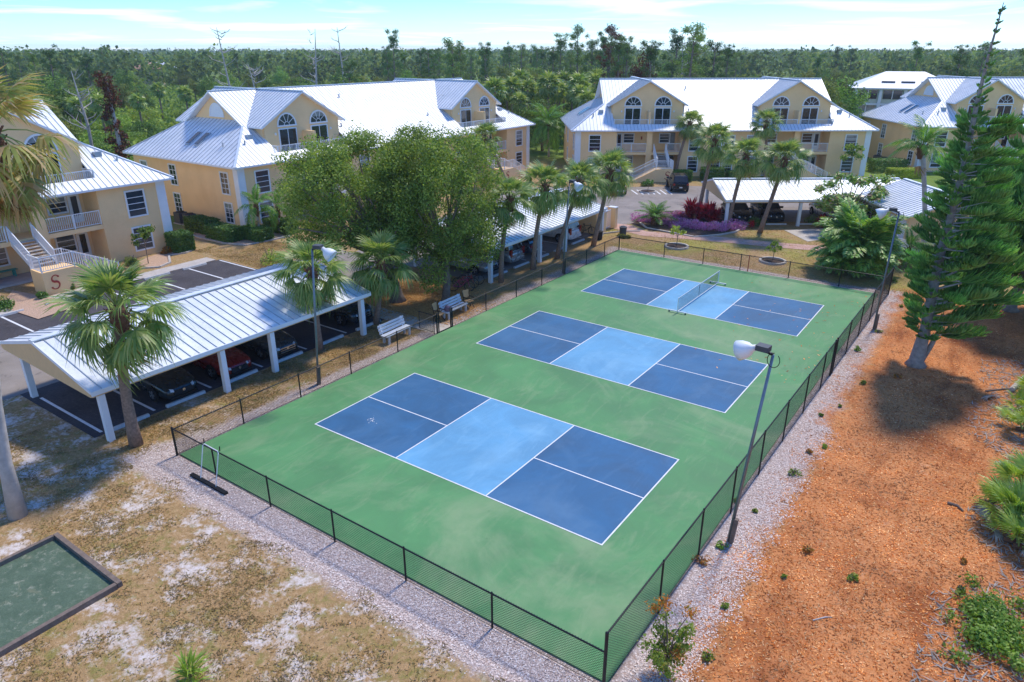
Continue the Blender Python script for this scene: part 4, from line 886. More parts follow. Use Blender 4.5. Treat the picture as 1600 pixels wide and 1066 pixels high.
car('white minivan backed in at the far end of the second carport', 'van', 'van', (-8.9, 32.1, Z), math.pi, '#d4d6d6', .1)
p_ = G(1062, 288); car('black sport utility parked before the face-on building', 'car', 'suv', (-8.9, 58.6, Z), R(122), '#15181c')
car('dark pickup truck behind the palm crowns at the parking lot', 'pickup', 'pickup', (-13.9, 53.6, Z), R(122), '#3a3633')
for xx, lab, c, k in ((2.2, 'black sedan nose-out under the glaring far carport', '#121417', 'sedan'), (5.0, 'black sport utility under the glaring far carport', '#14171c', 'suv'), (10.6, 'white car behind the umbrella tree under the far carport', '#c9cccd', 'sedan')):
    q = L3(xx, 3.4, c3); car(lab, 'car', k, (q[0], q[1], Z), th-math.pi/2, c)

# ------------------------------------------------------------------ benches, chairs, bicycles and other small things
def bench(label, x, y, rz, m_=None, L=2.0):
    m_ = m_ or mt['benchw']; r = thing('bench', label, 'bench', (x, y, 0), rz)
    for k in range(3): MB().box(.05+k*.155, .05+k*.155+.14, -L/2, L/2, .43, .47).build('seat_slat', m_, r)
    for k in range(3): MB().bar((-.02-k*.055, -L/2, .57+k*.155), (-.02-k*.055, L/2, .57+k*.155), .03, .135).build('back_slat', m_, r)
    for y_ in (-L/2+.2, L/2-.2):
        MB().box(.04, .14, y_-.05, y_+.05, 0, .43).box(.4, .5, y_-.05, y_+.05, 0, .43).box(.142, .398, y_-.045, y_+.045, .33, .425).build('leg', m_, r)
        MB().bar((.03, y_, .3), (-.15, y_, .98), .07, .04).build('back_support', m_, r)
    return r
mt['benchw'] = M('weathered_white_bench', '#cdd2d6', .6, var=.1, vs=5, dirt='#9aa0a4')
bench('pale slatted bench beside the palm near the gate, left of the concrete walk', -4.05, 8.85, R(2))
bench('pale slatted bench between two tan folding chairs, right of the concrete walk', -3.85, 13.5, R(2))
tb = bench('teal slatted bench on the porch of the left building', -33.0, 1.4, R(0), mt['teal'], 1.6); tb.location.z = .12
tanboard = M('tan_canvas', '#c49a68', .8, var=.1)
for y, rz, lab in ((12.15, 10, 'tan backed folding chair at the gate side of the second bench'), (14.95, -12, 'tan backed folding chair at the far side of the second bench')):
    r = thing('folding_chair', lab, 'chair', (-3.85, y, 0), R(rz))
    MB().box(.0, .42, -.22, .22, .43, .46).build('seat', tanboard, r); MB().bar((-.04, 0, .62), (-.12, 0, 1.05), .46, .03, up=(1, 0, 0)).build('backrest', tanboard, r)
    for s in (-.22, .22):
        MB().bar((-.13, s, 1.08), (.1, s, .0), .03).build('rear_leg', mt['carblack'], r); MB().bar((.45, s, .0), (.02, s, .45), .03).build('leg', mt['carblack'], r)
        MB().bar((-.06, s, .68), (.4, s, .66), .035).build('armrest', mt['carblack'], r)
bagm = M('mauve_bag_cloth', '#6d5a68', .8, var=.3, vs=8)
bg_ = tag(MB().lathe([(.001, 0), (.16, .02), (.2, .12), (.16, .26), (.08, .32), (.001, .33)], 12).build('bag', bagm, loc=(-3.5, 12.75, .47), smooth=True), 'small dark bag lying on the seat of the second bench', 'bag')
def bicycle(label, x, y, rz, c):
    r = thing('bicycle', label, 'bicycle', (x, y, 0), rz, 'bicycles by the oak trunk'); pm = M('bike_paint'+c, c, .4)
    for wx_ in (-.52, .52):
        n = 22; ring = [(wx_+.33*math.cos(2*math.pi*i/n), 0, .35+.33*math.sin(2*math.pi*i/n)) for i in range(n+1)]
        w_ = MB().tube(ring, .022, 6).build('wheel', mt['rubber'], r); sp_ = MB()
        for i in range(10): sp_.bar((wx_, 0, .35), (wx_+.32*math.cos(i*.628), 0, .35+.32*math.sin(i*.628)), .006)
        sp_.build('spokes', mt['alloy'], w_)
    fr = MB()
    for a, b in (((-.52, 0, .35), (-.05, 0, .3)), ((-.05, 0, .3), (-.2, 0, .8)), ((-.05, 0, .3), (.38, 0, .72)), ((-.18, 0, .72), (.37, 0, .8)), ((-.52, 0, .35), (-.18, 0, .72)), ((.36, 0, .9), (.52, 0, .35))): fr.tube([a, b], .022, 6)
    fr.build('frame', pm, r); MB().tube([(.3, -.28, 1.02), (.38, -.1, .98), (.38, .1, .98), (.3, .28, 1.02)], .015, 6).build('handlebar', mt['alloy'], r)
    MB().lathe([(.001, 0), (.09, .0), (.1, .03), (.03, .06), (.001, .06)], 10).build('saddle', mt['carblack'], r, loc=(-.22, 0, .82)); return r
bicycle('pink bicycle parked beside the right oak trunk', -6.0, 17.1, R(35), '#b0466e'); bicycle('red bicycle parked just behind the pink one', -6.2, 17.8, R(28), '#a5262e')
bicycle('dark bicycle farthest from the oak trunk', -6.3, 18.5, R(40), '#3b3f44'); bicycle('bicycle against the enclosure wall inside the second carport', -6.9, 34.8, R(8), '#2f3338')

# framed bowling court bottom left
bc = thing('bocce_court', 'timber framed worn green bocce court at the lower left corner', 'bocce court', (0, 0, 0))
def felt():
    n = NT('worn_green_felt'); p = n.pos('World'); a = n.noise(p, .9, 6, .7); b = n.noise(p, 4.5, 6, .75); w = n.noise(p, 1.1, 4, .6, 1.)
    c = n.mix(n.map(a, .3, .7), lin('#4f6250'), lin('#6b7c68')); c = n.mix(n.map(n.noise(p, 26, 5, .8), .42, .72, 0, .6), c, lin('#37443a'))
    c = n.mix(n.math('MULTIPLY', n.map(b, .52, .66, 0, .75), n.map(w, .4, .62)), c, lin('#a8a894')); c = n.mix(n.map(w, .6, .75, 0, .5), c, lin('#8f8a70'))
    return n.done(n.bsdf(c, 1., 0, .03, n.bump(n.noise(p, 60, 4), .5, .02)))
flat('felt', rect(-.9, 2.75, -26, -9.65), .03, felt(), bc)
MB().box(-1.02, 2.88, -9.64, -9.5, 0, .17).build('frame_board', mt['wood_dark'], bc)
for y0, y1 in ((-13.2, -9.66), (-17, -13.22), (-21, -17.02), (-26, -21.02)):
    MB().box(2.76, 2.9, y0, y1, 0, .17).build('frame_board', mt['wood_dark'], bc); MB().box(-1.03, -.91, y0, y1, 0, .17).build('frame_board', mt['wood_dark'], bc)

# drag brush leaning on the near fence
db = thing('drag_brush', 'black court drag bar with pale looped handle leaning on the near fence', 'brush', (0, 0, 0))
MB().box(-.75, 1.35, -5.12, -4.98, .0, .09).build('bar', mt['carblack'], db)
MB().tube([(-.2, -5.03, .08), (-.28, -4.68, 1.25), (-.24, -4.64, 1.3), (.62, -4.68, 1.32), (.68, -4.7, 1.26), (.72, -5.03, .08)], .017, 6).build('handle', mt['white'], db)
for x in (-.28, .66): MB().tube([(x, -4.62, 1.3), (x, -4.6, 1.48)], .02, 6).build('grip', mt['carblack'], db)

# condensers at the building ends
for i, (x, y, lab) in enumerate(((-35.5, 17.75, 'grey air conditioner at the end wall of the long building, nearest the hedge'), (-37.0, 17.7, 'grey air conditioner in the middle of the end wall row'), (-38.4, 17.7, 'grey air conditioner farthest along the end wall row'), (5.6, 92.2, 'grey air conditioner at the end of the right building'), (6.6, 90.8, 'second grey air conditioner at the end of the right building'))):
    r = thing('air_conditioner', lab, 'air conditioner', (x, y, 0), 0, 'outdoor condensers')
    MB().box(-.45, .45, -.4, .4, .05, 1.0).build('cabinet', mt['ac'], r); MB().box(-.55, .55, -.5, .5, 0, .05).build('pad', mt['concrete'], r); MB().lathe([(.001, 1.01), (.35, 1.01), (.36, 1.05), (.001, 1.06)], 16).build('fan_grille', mt['carblack'], r)

# concrete tree rings
ringm = []
for u, v, lab in ((1057, 386, 'round concrete tree ring with a sapling behind the far fence, left one'), (1207, 409, 'round concrete tree ring with a sapling behind the far fence, right one'), (1012, 300, 'round concrete tree ring on the grass island before the face-on building')):
    p_ = G(u, v); r = thing('tree_ring', lab, 'tree ring', (p_[0], p_[1], 0), 0, 'tree rings')
    MB().lathe([(.78, 0), (.8, .13), (.95, .13), (.98, 0)], 20).build('kerb', mt['concrete'], r); MB().lathe([(.001, .06), (.8, .05)], 20).build('soil', soil, r)

# ------------------------------------------------------------------ palms
def fan_frond(pet, blade, nseg, spread, droop, mat_, seed, petm=None, width=.04):
    r = random.Random(seed); b = MB()
    pts = [(pet*t, 0, .12*math.sin(t*2.2)*pet-droop*.35*pet*t*t) for t in (0, .35, .7, 1)]
    b.tube(pts, [.035, .026, .02, .014], 4, 1, cap=False); hx, _, hz = pts[-1]
    for i in range(nseg):
        a = R(-spread+2*spread*i/(nseg-1)+r.uniform(-3, 3)); L = blade*(.7+.3*math.cos(a*.8))*r.uniform(.86, 1.08); d = Vector((math.cos(a), math.sin(a), 0)); s = Vector((-d.y, d.x, 0)); w = blade*width
        fold = .5*abs(math.sin(a)); dr = droop*r.uniform(.7, 1.3)
        def P(t): return Vector((hx, 0, hz))+d*L*t*(1-.18*dr*t)+Vector((0, 0, -dr*L*(t**2.2)*.85+fold*L*t*.3*(1-t)))
        p0, p1, p2, p3 = P(.0), P(.38), P(.72), P(1.0)+Vector((r.uniform(-.03, .03), r.uniform(-.03, .03), -.05*L))
        up_ = Vector((0, 0, w*.45))
        b.add([p0, p1-s*w-up_*0, p1+s*w, p2-s*w*.6, p2+s*w*.6, p3], [(0, 1, 2), (1, 3, 4, 2), (3, 5, 4)])
    return b.mesh('frond', [mat_, petm or mat_], False, False)
petm = M('green_leaf_stalk', '#7d8f45', .6)
FAN = [fan_frond(.95, 1.05, 32, 118, .25, mt['frond'], 1, petm), fan_frond(1.15, 1.15, 34, 122, .5, mt['frond'], 2, petm), fan_frond(1.25, 1.2, 34, 125, .8, mt['frond'], 3, petm), fan_frond(1.2, 1.1, 30, 110, 1.1, mt['frond'], 4, petm)]
FAND = [fan_frond(1.1, 1.0, 18, 80, 1.3, mt['frond_dead'], 5), fan_frond(.9, .9, 14, 60, 1.5, mt['frond_dead'], 6)]
FANY = [fan_frond(.7, .95, 22, 115, .15, mt['frond_y'], 7, petm), fan_frond(.8, .9, 20, 110, .35, mt['frond_y'], 8, petm), fan_frond(.6, .85, 18, 100, .5, mt['frond_dead'], 9), fan_frond(.5, .8, 16, 90, .6, mt['frond_grey'], 10)]
def pin_frond(L, n, leaf, droop, mat_, seed, hang=.5, lw=.055):
    r = random.Random(seed); b = MB(); P = []
    for i in range(9):
        t = i/8; P.append(Vector((L*t*(1-.22*droop*t), 0, -droop*L*.5*t**2.2+.06*L*math.sin(t*3))))
    b.tube(P, [.03*(1-.8*i/8) for i in range(9)], 4, 1, cap=False)
    for i in range(n):
        t = .14+.86*i/(n-1); k = min(7, int(t*8)); p = P[k].lerp(P[k+1], t*8-k); d = (P[k+1]-P[k]).normalized()
        for s in (-1, 1):
            l = leaf*(math.sin(math.pi*min(1, t*.82+.12))*.85+.15)*r.uniform(.85, 1.1); out_ = (Vector((0, s, 0))*.8+d*.65+Vector((0, 0, r.uniform(-.1, .35)))).normalized(); w = d.cross(out_).cross(out_).normalized()*leaf*lw
            q1 = p+out_*l*.5; q2 = p+out_*l+Vector((0, 0, -hang*l))
            b.add([p, q1-w, q2, q1+w], [(0, 1, 3), (1, 2, 3)])
    return b.mesh('frond', [mat_, petm], False, False)
PIN = [pin_frond(2.5, 34, .62, .55, mt['pinnate'], 1), pin_frond(2.6, 34, .62, .95, mt['pinnate'], 2, .8)]
ARE = [pin_frond(2.2, 26, .6, .5, mt['areca'], 3, .3, .09), pin_frond(2.0, 26, .58, .9, mt['areca'], 4, .5, .09)]
def trunk_curve(b, t, bend=.0, n=7):
    b, t = Vector(b), Vector(t); side = Vector((t.y-b.y, b.x-t.x, 0)); out_ = []
    for i in range(n):
        q = i/(n-1); p = b.lerp(t, q); p.x = b.x+(t.x-b.x)*(q**1.3); p.y = b.y+(t.y-b.y)*(q**1.3); out_.append(p+Vector((bend*math.sin(math.pi*q), bend*.5*math.sin(math.pi*q), 0)))
    return out_
def palm(label, base, top, sc=1.0, n=34, rad=.17, meshes=None, dead=4, bark='palmbark', bend=.0, seed=0, group='fan palms around the courts', lo=-40, name='fan_palm', flare=1.35):
    r = random.Random(seed); meshes = meshes or FAN; root = thing(name, label, 'palm tree', (base[0], base[1], 0), 0, group)
    t = Vector((top[0]-base[0], top[1]-base[1], top[2])); c = trunk_curve((0, 0, -.05), t, bend)
    MB().tube(c, [rad*flare, rad*1.12, rad, rad*.95, rad*.93, rad*.97, rad*1.1], 12).build('trunk', mt[bark], root, True)
    bo = MB().tube([t+Vector((0, 0, -.75)), t+Vector((0, 0, -.3)), t+Vector((0, 0, .12)), t+Vector((0, 0, .3))], [rad*1.1, rad*1.75, rad*1.5, rad*.5], 10)
    for k in range(18):
        a = k*2.4; z = -.8+k*.05; bo.bar(t+Vector((rad*math.cos(a), rad*math.sin(a), z)), t+Vector((rad*2.3*math.cos(a), rad*2.3*math.sin(a), z+.3)), .09, .03)
    bo.build('boots', mt['boot'], root)
    for i in range(n):
        q = i/(n-1); az = i*2.39996+r.uniform(-.25, .25); el = 82-(82-lo)*q**.9+r.uniform(-9, 9); me = meshes[min(len(meshes)-1, int(q*len(meshes)*.98))]
        s = sc*r.uniform(.88, 1.08)*(.8 if q < .08 else 1)
        obj('frond', me, root, t+Vector((0, 0, .16-.22*q)), (R(r.uniform(-18, 18)), -R(el), az), s)
    for i in range(dead):
        obj('dead_frond', FAND[i % 2], root, t+Vector((0, 0, -.3)), (R(r.uniform(-30, 30)), -R(r.uniform(-85, -58)), i*1.7+r.uniform(0, 2)), sc*r.uniform(.75, .95))
    return root
def gp(u, v): g = G(u, v); return (g[0], g[1])
PALMS = [((213, 695), (185, 488), 1.1, 'stout fan palm standing in front of the near carport roof end', .2), ((500, 547), (487, 424), .92, 'fan palm right behind the grey lamp post at the near carport', .16), ((588, 506), (595, 412), .95, 'bushy fan palm beside the left bench', .16),
 ((783, 441), (797, 312), .85, 'slim fan palm at the near end of the second carport, touching the oak', .15), ((833, 421), (852, 292), .95, 'fan palm before the second carport, left of the leaning one', .16), ((870, 404), (906, 285), .95, 'leaning fan palm before the second carport beside the lamp post', .16), ((927, 384), (953, 268), .98, 'fan palm at the enclosure end of the second carport', .17),
 ((1090, 340), (1117, 220), 1.0, 'fan palm rising from the red leaved bed', .17), ((1138, 354), (1166, 243), .95, 'middle fan palm of the three before the far carport', .16), ((1187, 364), (1226, 250), 1.0, 'rightmost leaning fan palm on the grass before the far carport', .17)]
for i, (b_, t_, sc, lab, rad) in enumerate(PALMS):
    g = gp(*b_); palm(lab, g, on_ray_near(t_[0], t_[1], *g), sc, 34, rad, seed=20+i, bend=random.uniform(-.12, .12), dead=3+i % 3)
for (x, y), t_, lab, sc in (((-12.2, 65.6), (1078, 193), 'slender fan palm against the middle of the face-on building', .95), ((-1.6, 66.5), (1197, 192), 'fan palm hiding the right stairs of the face-on building', .95), (((-25.4, 49.3)), (758, 215), 'fan palm before the far stairs of the long building', 1.0)):
    palm(lab, (x, y), on_ray_near(t_[0], t_[1], x, y), sc, 32, .17, seed=int(x*7) % 97, dead=3)
# tall palm at the left edge, dead leaves under its crown
FANW = [fan_frond(1.2, 1.2, 30, 122, .45, mt['frond_w'], 31, petm), fan_frond(1.3, 1.25, 30, 125, .8, mt['frond_w'], 32, petm), fan_frond(1.25, 1.2, 26, 115, 1.15, mt['frond_w'], 33, petm)]
b0 = gp(28, 806); palm('tall grey palm with browning crown at the left edge', b0, on_ray_near(-14, 214, *b0), 1.05, 28, .17, FANW, dead=22, bark='palmgrey', bend=-.25, seed=5, lo=-70, flare=1.75)
def feather_palm(label, g, top, sc, n=16, seed=0, rad=.14, meshes=None, lo=-25):
    return palm(label, g, top, sc, n, rad, meshes or PIN, 1, 'palmgrey', 0, seed, 'feather palms', lo, 'feather_palm')
feather_palm('drooping feather palm on the lawn between the two far buildings', (-33.8, 71.5), on_ray_near(856, 197, -33.8, 71.5), 1.7, 22, 3)
g = gp(1442, 403); feather_palm('scruffy feather palm left of the Norfolk pine, vine on its trunk', g, on_ray_near(1441, 232, *g), 1.0, 13, 4, .17, lo=10)
g = gp(407, 373); feather_palm('small feather palm at the corner of the long building', g, (g[0], g[1], 2.6), .8, 13, 6, .09)
g = gp(438, 366); feather_palm('second small feather palm beside the corner hedge', g, (g[0]+.1, g[1], 2.2), .75, 12, 7, .08)
g = gp(1372, 408); feather_palm('young feather palm in the red mulch bed beside the pool house', g, (g[0], g[1], 1.4), .7, 12, 8, .08)
g = gp(1375, 410); feather_palm('dwarf feather palm against the pool house wall', (g[0]+1.6, g[1]+.6), (g[0]+1.6, g[1]+.6, 1.0), .8, 14, 9, .08)
g = (-18.3, -6.2); feather_palm('yellowish feather palm at the left edge behind the near carport', g, (g[0], g[1], 1.6), .9, 14, 12, .1)
g = gp(1022, 352); palm('cycad like sago with long arching leaves in the purple bed', g, (g[0], g[1], .55), .8, 20, .16, PIN[:1], 0, 'palmbark', 0, 31, 'bed palms', 8, 'sago_palm')
# areca clump
g = gp(1333, 424); ar = thing('areca_palm', 'dense dark green areca palm clump behind the far corner of the fence', 'palm', (g[0], g[1], 0)); r_ = random.Random(3)
for k in range(38):
    a = k*2.4; d = r_.uniform(.1, 1.1); h = r_.uniform(.1, 2.6); x, y = d*math.cos(a), d*math.sin(a); MB().tube([(x*.5, y*.5, 0), (x, y, h)], [.05, .035], 6).build('cane', petm, ar)
    for q in range(7): obj('frond', ARE[q % 2], ar, (x, y, h), (R(r_.uniform(-20, 20)), -R(r_.uniform(20, 84)), a+r_.uniform(-1.5, 1.5)), r_.uniform(.9, 1.35))

# ------------------------------------------------------------------ leafy trees
def clump_leaves(cl, per, size, r, shell=.55, flat_=.3, aspect=.6):
    C = []; Nn = []
    for (cx, cy, cz, rr) in cl:
        n = max(6, int(per*rr*rr)); d = r.normal(size=(n, 3)); d /= np.linalg.norm(d, axis=1)[:, None]
        rad = rr*(shell+(1-shell)*r.random(n))*(1+.18*r.normal(size=n)); p = d*rad[:, None]; p[:, 2] *= .72; C.append(p+np.array([cx, cy, cz])); Nn.append(d)
    return leaves(np.concatenate(C), size, r, aspect, flat_, .4, np.concatenate(Nn))
def limb_tubes(b, base, tips, r0, r):
    for t in tips:
        t = Vector(t); m_ = Vector(base).lerp(t, .5)+Vector((r.normal()*.25, r.normal()*.25, .1+abs(r.normal())*.3)); b.tube([base, m_, t], [r0, r0*.6, r0*.15], 6)
def oak(label, base, fork, ell, n, seed, extra=(), per=640, rad=.3):
    r = np.random.default_rng(seed); root = thing('oak_tree', label, 'tree', (base[0], base[1], 0)); cx, cy, cz, rx, ry, rz = ell; cl = []
    while len(cl) < n:
        d = r.normal(size=3); d /= np.linalg.norm(d)
        if d[2] < -.8: continue
        q = .5+.5*r.random()**.6; cl.append((cx+d[0]*rx*q-base[0], cy+d[1]*ry*q-base[1], cz+d[2]*rz*q, (.5+.75*r.random()**1.5)))
    cl += [(a-base[0], c-base[1], z, s) for a, c, z, s in extra]
    V, F = clump_leaves(cl, per, .135, r, .7, .2); obj('crown', np_mesh('crown', V, F, mt['oak']), root)
    f = Vector((fork[0]-base[0], fork[1]-base[1], fork[2])); b = MB().tube([(0, 0, -.05), (0, 0, .25), f*.55+Vector((.1, 0, 0)), f], [rad*1.7, rad*1.15, rad, rad*.85], 12)
    limb_tubes(b, f, [c[:3] for c in cl[::3]], rad*.42, r); b.build('trunk', mt['bark'], root, True); return root
oak('broad leafy oak, left of the two over the leaf litter', (-8.1, 13.4), (-8.9, 13.3, 2.6), (-11.2, 13.2, 6.0, 4.7, 4.1, 3.9), 125, 1, [(-9.2, 14.9, 6.6, 1.5), (-9.4, 15.3, 8.2, 1.3), (-8.6, 14.0, 5.4, 1.4), (-9.0, 13.6, 7.4, 1.3), (-8.8, 15.6, 4.6, 1.3), (-8.0, 12.6, 3.4, 1.1), (-7.4, 14.2, 4.6, 1.3), (-12.5, 10.8, 3.6, 1.2)], rad=.36)
oak('leafy oak with drooping boughs, right of the two beside the second bench', (-5.6, 15.1), (-5.8, 15.4, 2.4), (-7.2, 16.6, 6.1, 4.2, 4.5, 4.0), 130, 2, [(-5.6, 14.2, 2.6, 1.0), (-5.3, 13.7, 2.0, .9), (-5.2, 13.3, 1.5, .6), (-6.4, 14.3, 3.4, 1.2), (-5.0, 15.0, 3.4, 1.1), (-4.6, 18.4, 3.0, .9), (-4.3, 17.9, 2.5, .7), (-5.9, 15.9, 3.4, 1.2), (-4.6, 15.9, 2.7, 1.0), (-4.5, 17.3, 2.8, .9), (-5.4, 18.0, 3.3, 1.2), (-4.2, 16.8, 3.8, 1.1)], rad=.22)
oak('smaller leafy tree filling the gap behind the two oaks', (-13.4, 18.8), (-13.3, 18.7, 2.6), (-13.2, 18.7, 5.0, 3.2, 3.0, 2.4), 34, 3, rad=.22)
def shrub(label, x, y, rx, ry, h, mat_, n, size=.12, seed=0, cat='shrub', name='shrub', box=False, group=None, stems=True, z0=0, rz=0, lumps=7):
    r = np.random.default_rng(seed+int(abs(x*13+y*7))); root = thing(name, label, cat, (x, y, z0), rz, group)
    if box:
        d = r.random((n, 3))*2-1; ax = r.integers(0, 3, n); sg = np.sign(r.random(n)-.5); q = np.where(r.random(n) < .75, 1, r.random(n)); d[np.arange(n), ax] = sg*(1-.12*(1-q)); d += r.normal(size=(n, 3))*.05
        C = d*np.array([rx, ry, h*.47])+np.array([0, 0, h*.52]); Nn = np.zeros((n, 3)); Nn[np.arange(n), ax] = sg; C[:, 2] = np.abs(C[:, 2])+.02
    else:
        cen = r.normal(size=(lumps, 3))*.4; cen[:, 2] = np.abs(cen[:, 2]); k = r.integers(0, lumps, n); d = r.normal(size=(n, 3)); d /= np.linalg.norm(d, axis=1)[:, None]
        C = (cen[k]*np.array([1, 1, .7])+d*(.35+.2*r.random(n))[:, None])*np.array([rx, ry, h*.62]); C[:, 2] = np.abs(C[:, 2])+.04; Nn = d
    V, F = leaves(C, size, r, .55, .3, .4, Nn); obj('foliage', np_mesh('foliage', V, F, mt[mat_]), root)
    if stems:
        b = MB()
        for k in range(4): a = k*1.57; b.tube([(0, 0, -.03), (rx*.35*math.cos(a), ry*.35*math.sin(a), h*.6)], [.035, .015], 5)
        b.build('stems', mt['bark'], root)
    return root
def sapling(label, g, h, mat_, seed, n=240, size=.16, spread=.5, cat='sapling', group=None, z0=0.):
    r = np.random.default_rng(seed); root = thing('sapling', label, cat, (g[0], g[1], z0), 0, group); b = MB().tube([(0, 0, -.02), (.03, .02, h*.5), (0, 0, h*.85)], [.035, .025, .012], 6); tips = []
    for k in range(6): a = k*1.05+r.random(); t = (spread*.7*math.cos(a), spread*.7*math.sin(a), h*(.6+.35*r.random())); b.tube([(0, 0, h*.45), t], [.015, .006], 4); tips.append((*t, spread*.45))
    tips.append((0, 0, h*.92, spread*.4)); b.build('trunk', mt['bark'], root); V, F = clump_leaves(tips, n/(spread*.45)**2/7, size, r, .2, .2); obj('crown', np_mesh('crown', V, F, mt[mat_]), root); return root
sapling('young tree in the pebble bed of the left building', gp(232, 412), 2.7, 'forest1', 1, 500, .2, .8)
sapling('leafy sapling in the left concrete ring', gp(1057, 385), 1.6, 'bright', 2, 260, .16, .6, z0=.06); sapling('leafy sapling in the right concrete ring', gp(1207, 408), 1.4, 'bright', 3, 260, .16, .6, z0=.06)
sapling('tiny sapling in the ring on the grass island', gp(1012, 300), 1.3, 'hedge', 4, 260, .18, .6, z0=.06); sapling('sapling with round crown at the right corner of the face-on building', L3(33.0, -1.6), 4.0, 'bright', 5, 900, .25, 1.3)
# umbrella tree
g = gp(1318, 360); sf_ = thing('umbrella_tree', 'umbrella tree with pink flower heads before the far carport', 'tree', (g[0], g[1], 0)); r = np.random.default_rng(4); b = MB(); tips = []
for k in range(30):
    a = k*2.4; d = .5+2.1*r.random(); h = 2.0+2.6*r.random() if k % 3 else 1.2+1.5*r.random(); t = (d*math.cos(a), d*math.sin(a), h); b.tube([(0, 0, -.05), (d*.3*math.cos(a), d*.3*math.sin(a), h*.55), t], [.07, .05, .02], 6); tips.append((*t, .66))
b.build('trunk', mt['bark'], sf_); V, F = clump_leaves(tips, 380, .3, r, .3, 1.2, .5); obj('crown', np_mesh('crown', V, F, mt['schef']), sf_)

# ------------------------------------------------------------------ Norfolk pines
def norfolk_branch(seed, n=34):
    r = random.Random(seed); b = MB(); P = [Vector((t, 0, .06*math.sin(t*3)-.10*t+.2*t*t)) for t in np.linspace(0, 1, 6)]
    b.tube(P, [.018, .015, .013, .01, .008, .004], 5, 1)
    for i in range(n):
        t = .34+.66*i/(n-1); k = min(4, int(t*5)); p = P[k].lerp(P[k+1], t*5-k)
        for s in (-1, 1, -.45, .45):
            l = r.uniform(.16, .34)*(1.12-.5*t); d = Vector((.5+.3*r.random(), s*(.95-.35*t), .1+(.35 if abs(s) < .9 else 0)*r.random())); d.normalize(); q1 = p+d*l*.5+Vector((0, 0, .015)); q2 = p+d*l+Vector((0, 0, .14*l+r.uniform(.01, .07))); w = r.uniform(.010, .017)
            b.tube([p, q1, q2, q2+(q2-q1)*.25+Vector((0, 0, .02))], [.009, w, w*.9, .004], 3, 0, cap=False)
    tip = P[-1]; b.tube([P[-2], tip, tip+Vector((.1, 0, .08))], [.02, .025, .006], 4, 0, cap=False)
    return b.mesh('branch', [mt['norfolk'], mt['palebark']], False, False)
NB = [norfolk_branch(i) for i in range(4)]
def norfolk(label, base, h, rmax, seed, z0=1.6, lean=(0, 0), second=False, asym=(1, 0)):
    r = random.Random(seed); root = thing('norfolk_pine', label, 'tree', (base[0], base[1], 0)); top = Vector((lean[0], lean[1], h))
    P = [top*(i/8)+Vector((.06*math.sin(i*1.7), .06*math.cos(i*2.1), 0)) for i in range(9)]; P[0].z = -.05; rad = [.3, .24, .21, .18, .155, .125, .09, .055, .015]
    tk = MB().tube([P[0], P[0]+Vector((0, 0, .3))]+P[1:], [.55, .34]+rad[1:], 10)
    if second: tk.tube([(.1, .05, 0), (.45, .3, 1.1), (.75, .5, 2.6)], [.16, .12, .03], 8)
    tk.build('trunk', mt['pinebark'], root, True); z = z0
    while z < h-.25:
        q = z/h; L = rmax*(1-q)**.62*(.72+.5*min(1, (z-z0)/2.5)) if q < .72 else rmax*.62*(1-q)**.72*.8; L = max(L, .22); k = 7 if q < .75 else 6; a0 = r.uniform(0, 6.28); c = top*q
        for i in range(k):
            a = a0+6.283*i/k+r.uniform(-.2, .2); el = r.uniform(-6, 22) if q < .7 else r.uniform(18, 42); s = L*r.uniform(.72, 1.12)*(asym[0]+asym[1]*(math.cos(a)*RT[0]+math.sin(a)*RT[1]))
            ss = max(s, .3); obj('branch', NB[r.randrange(4)], root, c+Vector((0, 0, r.uniform(-.1, .1))), (R(r.uniform(-20, 20)), -R(el), a), (s, ss*1.0 if s > 1.4 else ss*1.1, ss))
        z += r.uniform(.34, .46) if q < .7 else r.uniform(.36, .48)
    return root
norfolk('tall Norfolk pine on the orange mulch, its spire above the horizon', gp(1430, 571), 16.1, 2.85, 3, 1.5, second=True, asym=(.72, .4))
norfolk('leaning Norfolk pine at the right edge behind the tall one', (22.9, 33.0), 15.5, 3.4, 4, 1.5, lean=(1.2, .3))
norfolk('Norfolk pine deep in the shade at the right edge, lower than the others', (25.4, 29.5), 9.5, 3.0, 6, .8)

# ------------------------------------------------------------------ planting near the buildings
HED = [((318, 362), 1.5, .7, 1.15, 'clipped dark hedge at the end wall of the long building, next to the air conditioners'), ((352, 374), 1.5, .7, 1.1, 'clipped dark hedge at the long building corner, left of the white pilaster'), ((402, 374), 1.2, .7, 1.0, 'clipped dark hedge right of the white corner pilaster'), ((440, 362), 1.4, .7, 1.0, 'clipped hedge behind the small feather palms'),
 ((284, 392), .75, .7, 1.4, 'rounded green bush at the corner of the left building'), ((1385, 268), 2.0, 1.0, 1.5, 'long clipped hedge at the end of the right building'), ((1412, 277), 1.8, .8, 1.0, 'yellowish low hedge before the right building'), ((1062, 283), 1.2, .7, 1.2, 'dark bush left of the face-on building wall window'), ((1112, 281), 1.2, .7, 1.4, 'dark round bush beside the black sport utility'), ((1150, 281), 1.1, .6, 1.0, 'low dark bush under the middle windows of the face-on building')]
for i, ((u, v), rx, ry, h, lab) in enumerate(HED): g = gp(u, v); shrub(lab, g[0], g[1], rx, ry, h, 'bright' if i == 6 else 'hedge', 6500, .15, i, 'hedge', 'hedge', True, rz=R(0 if i < 5 else 36))
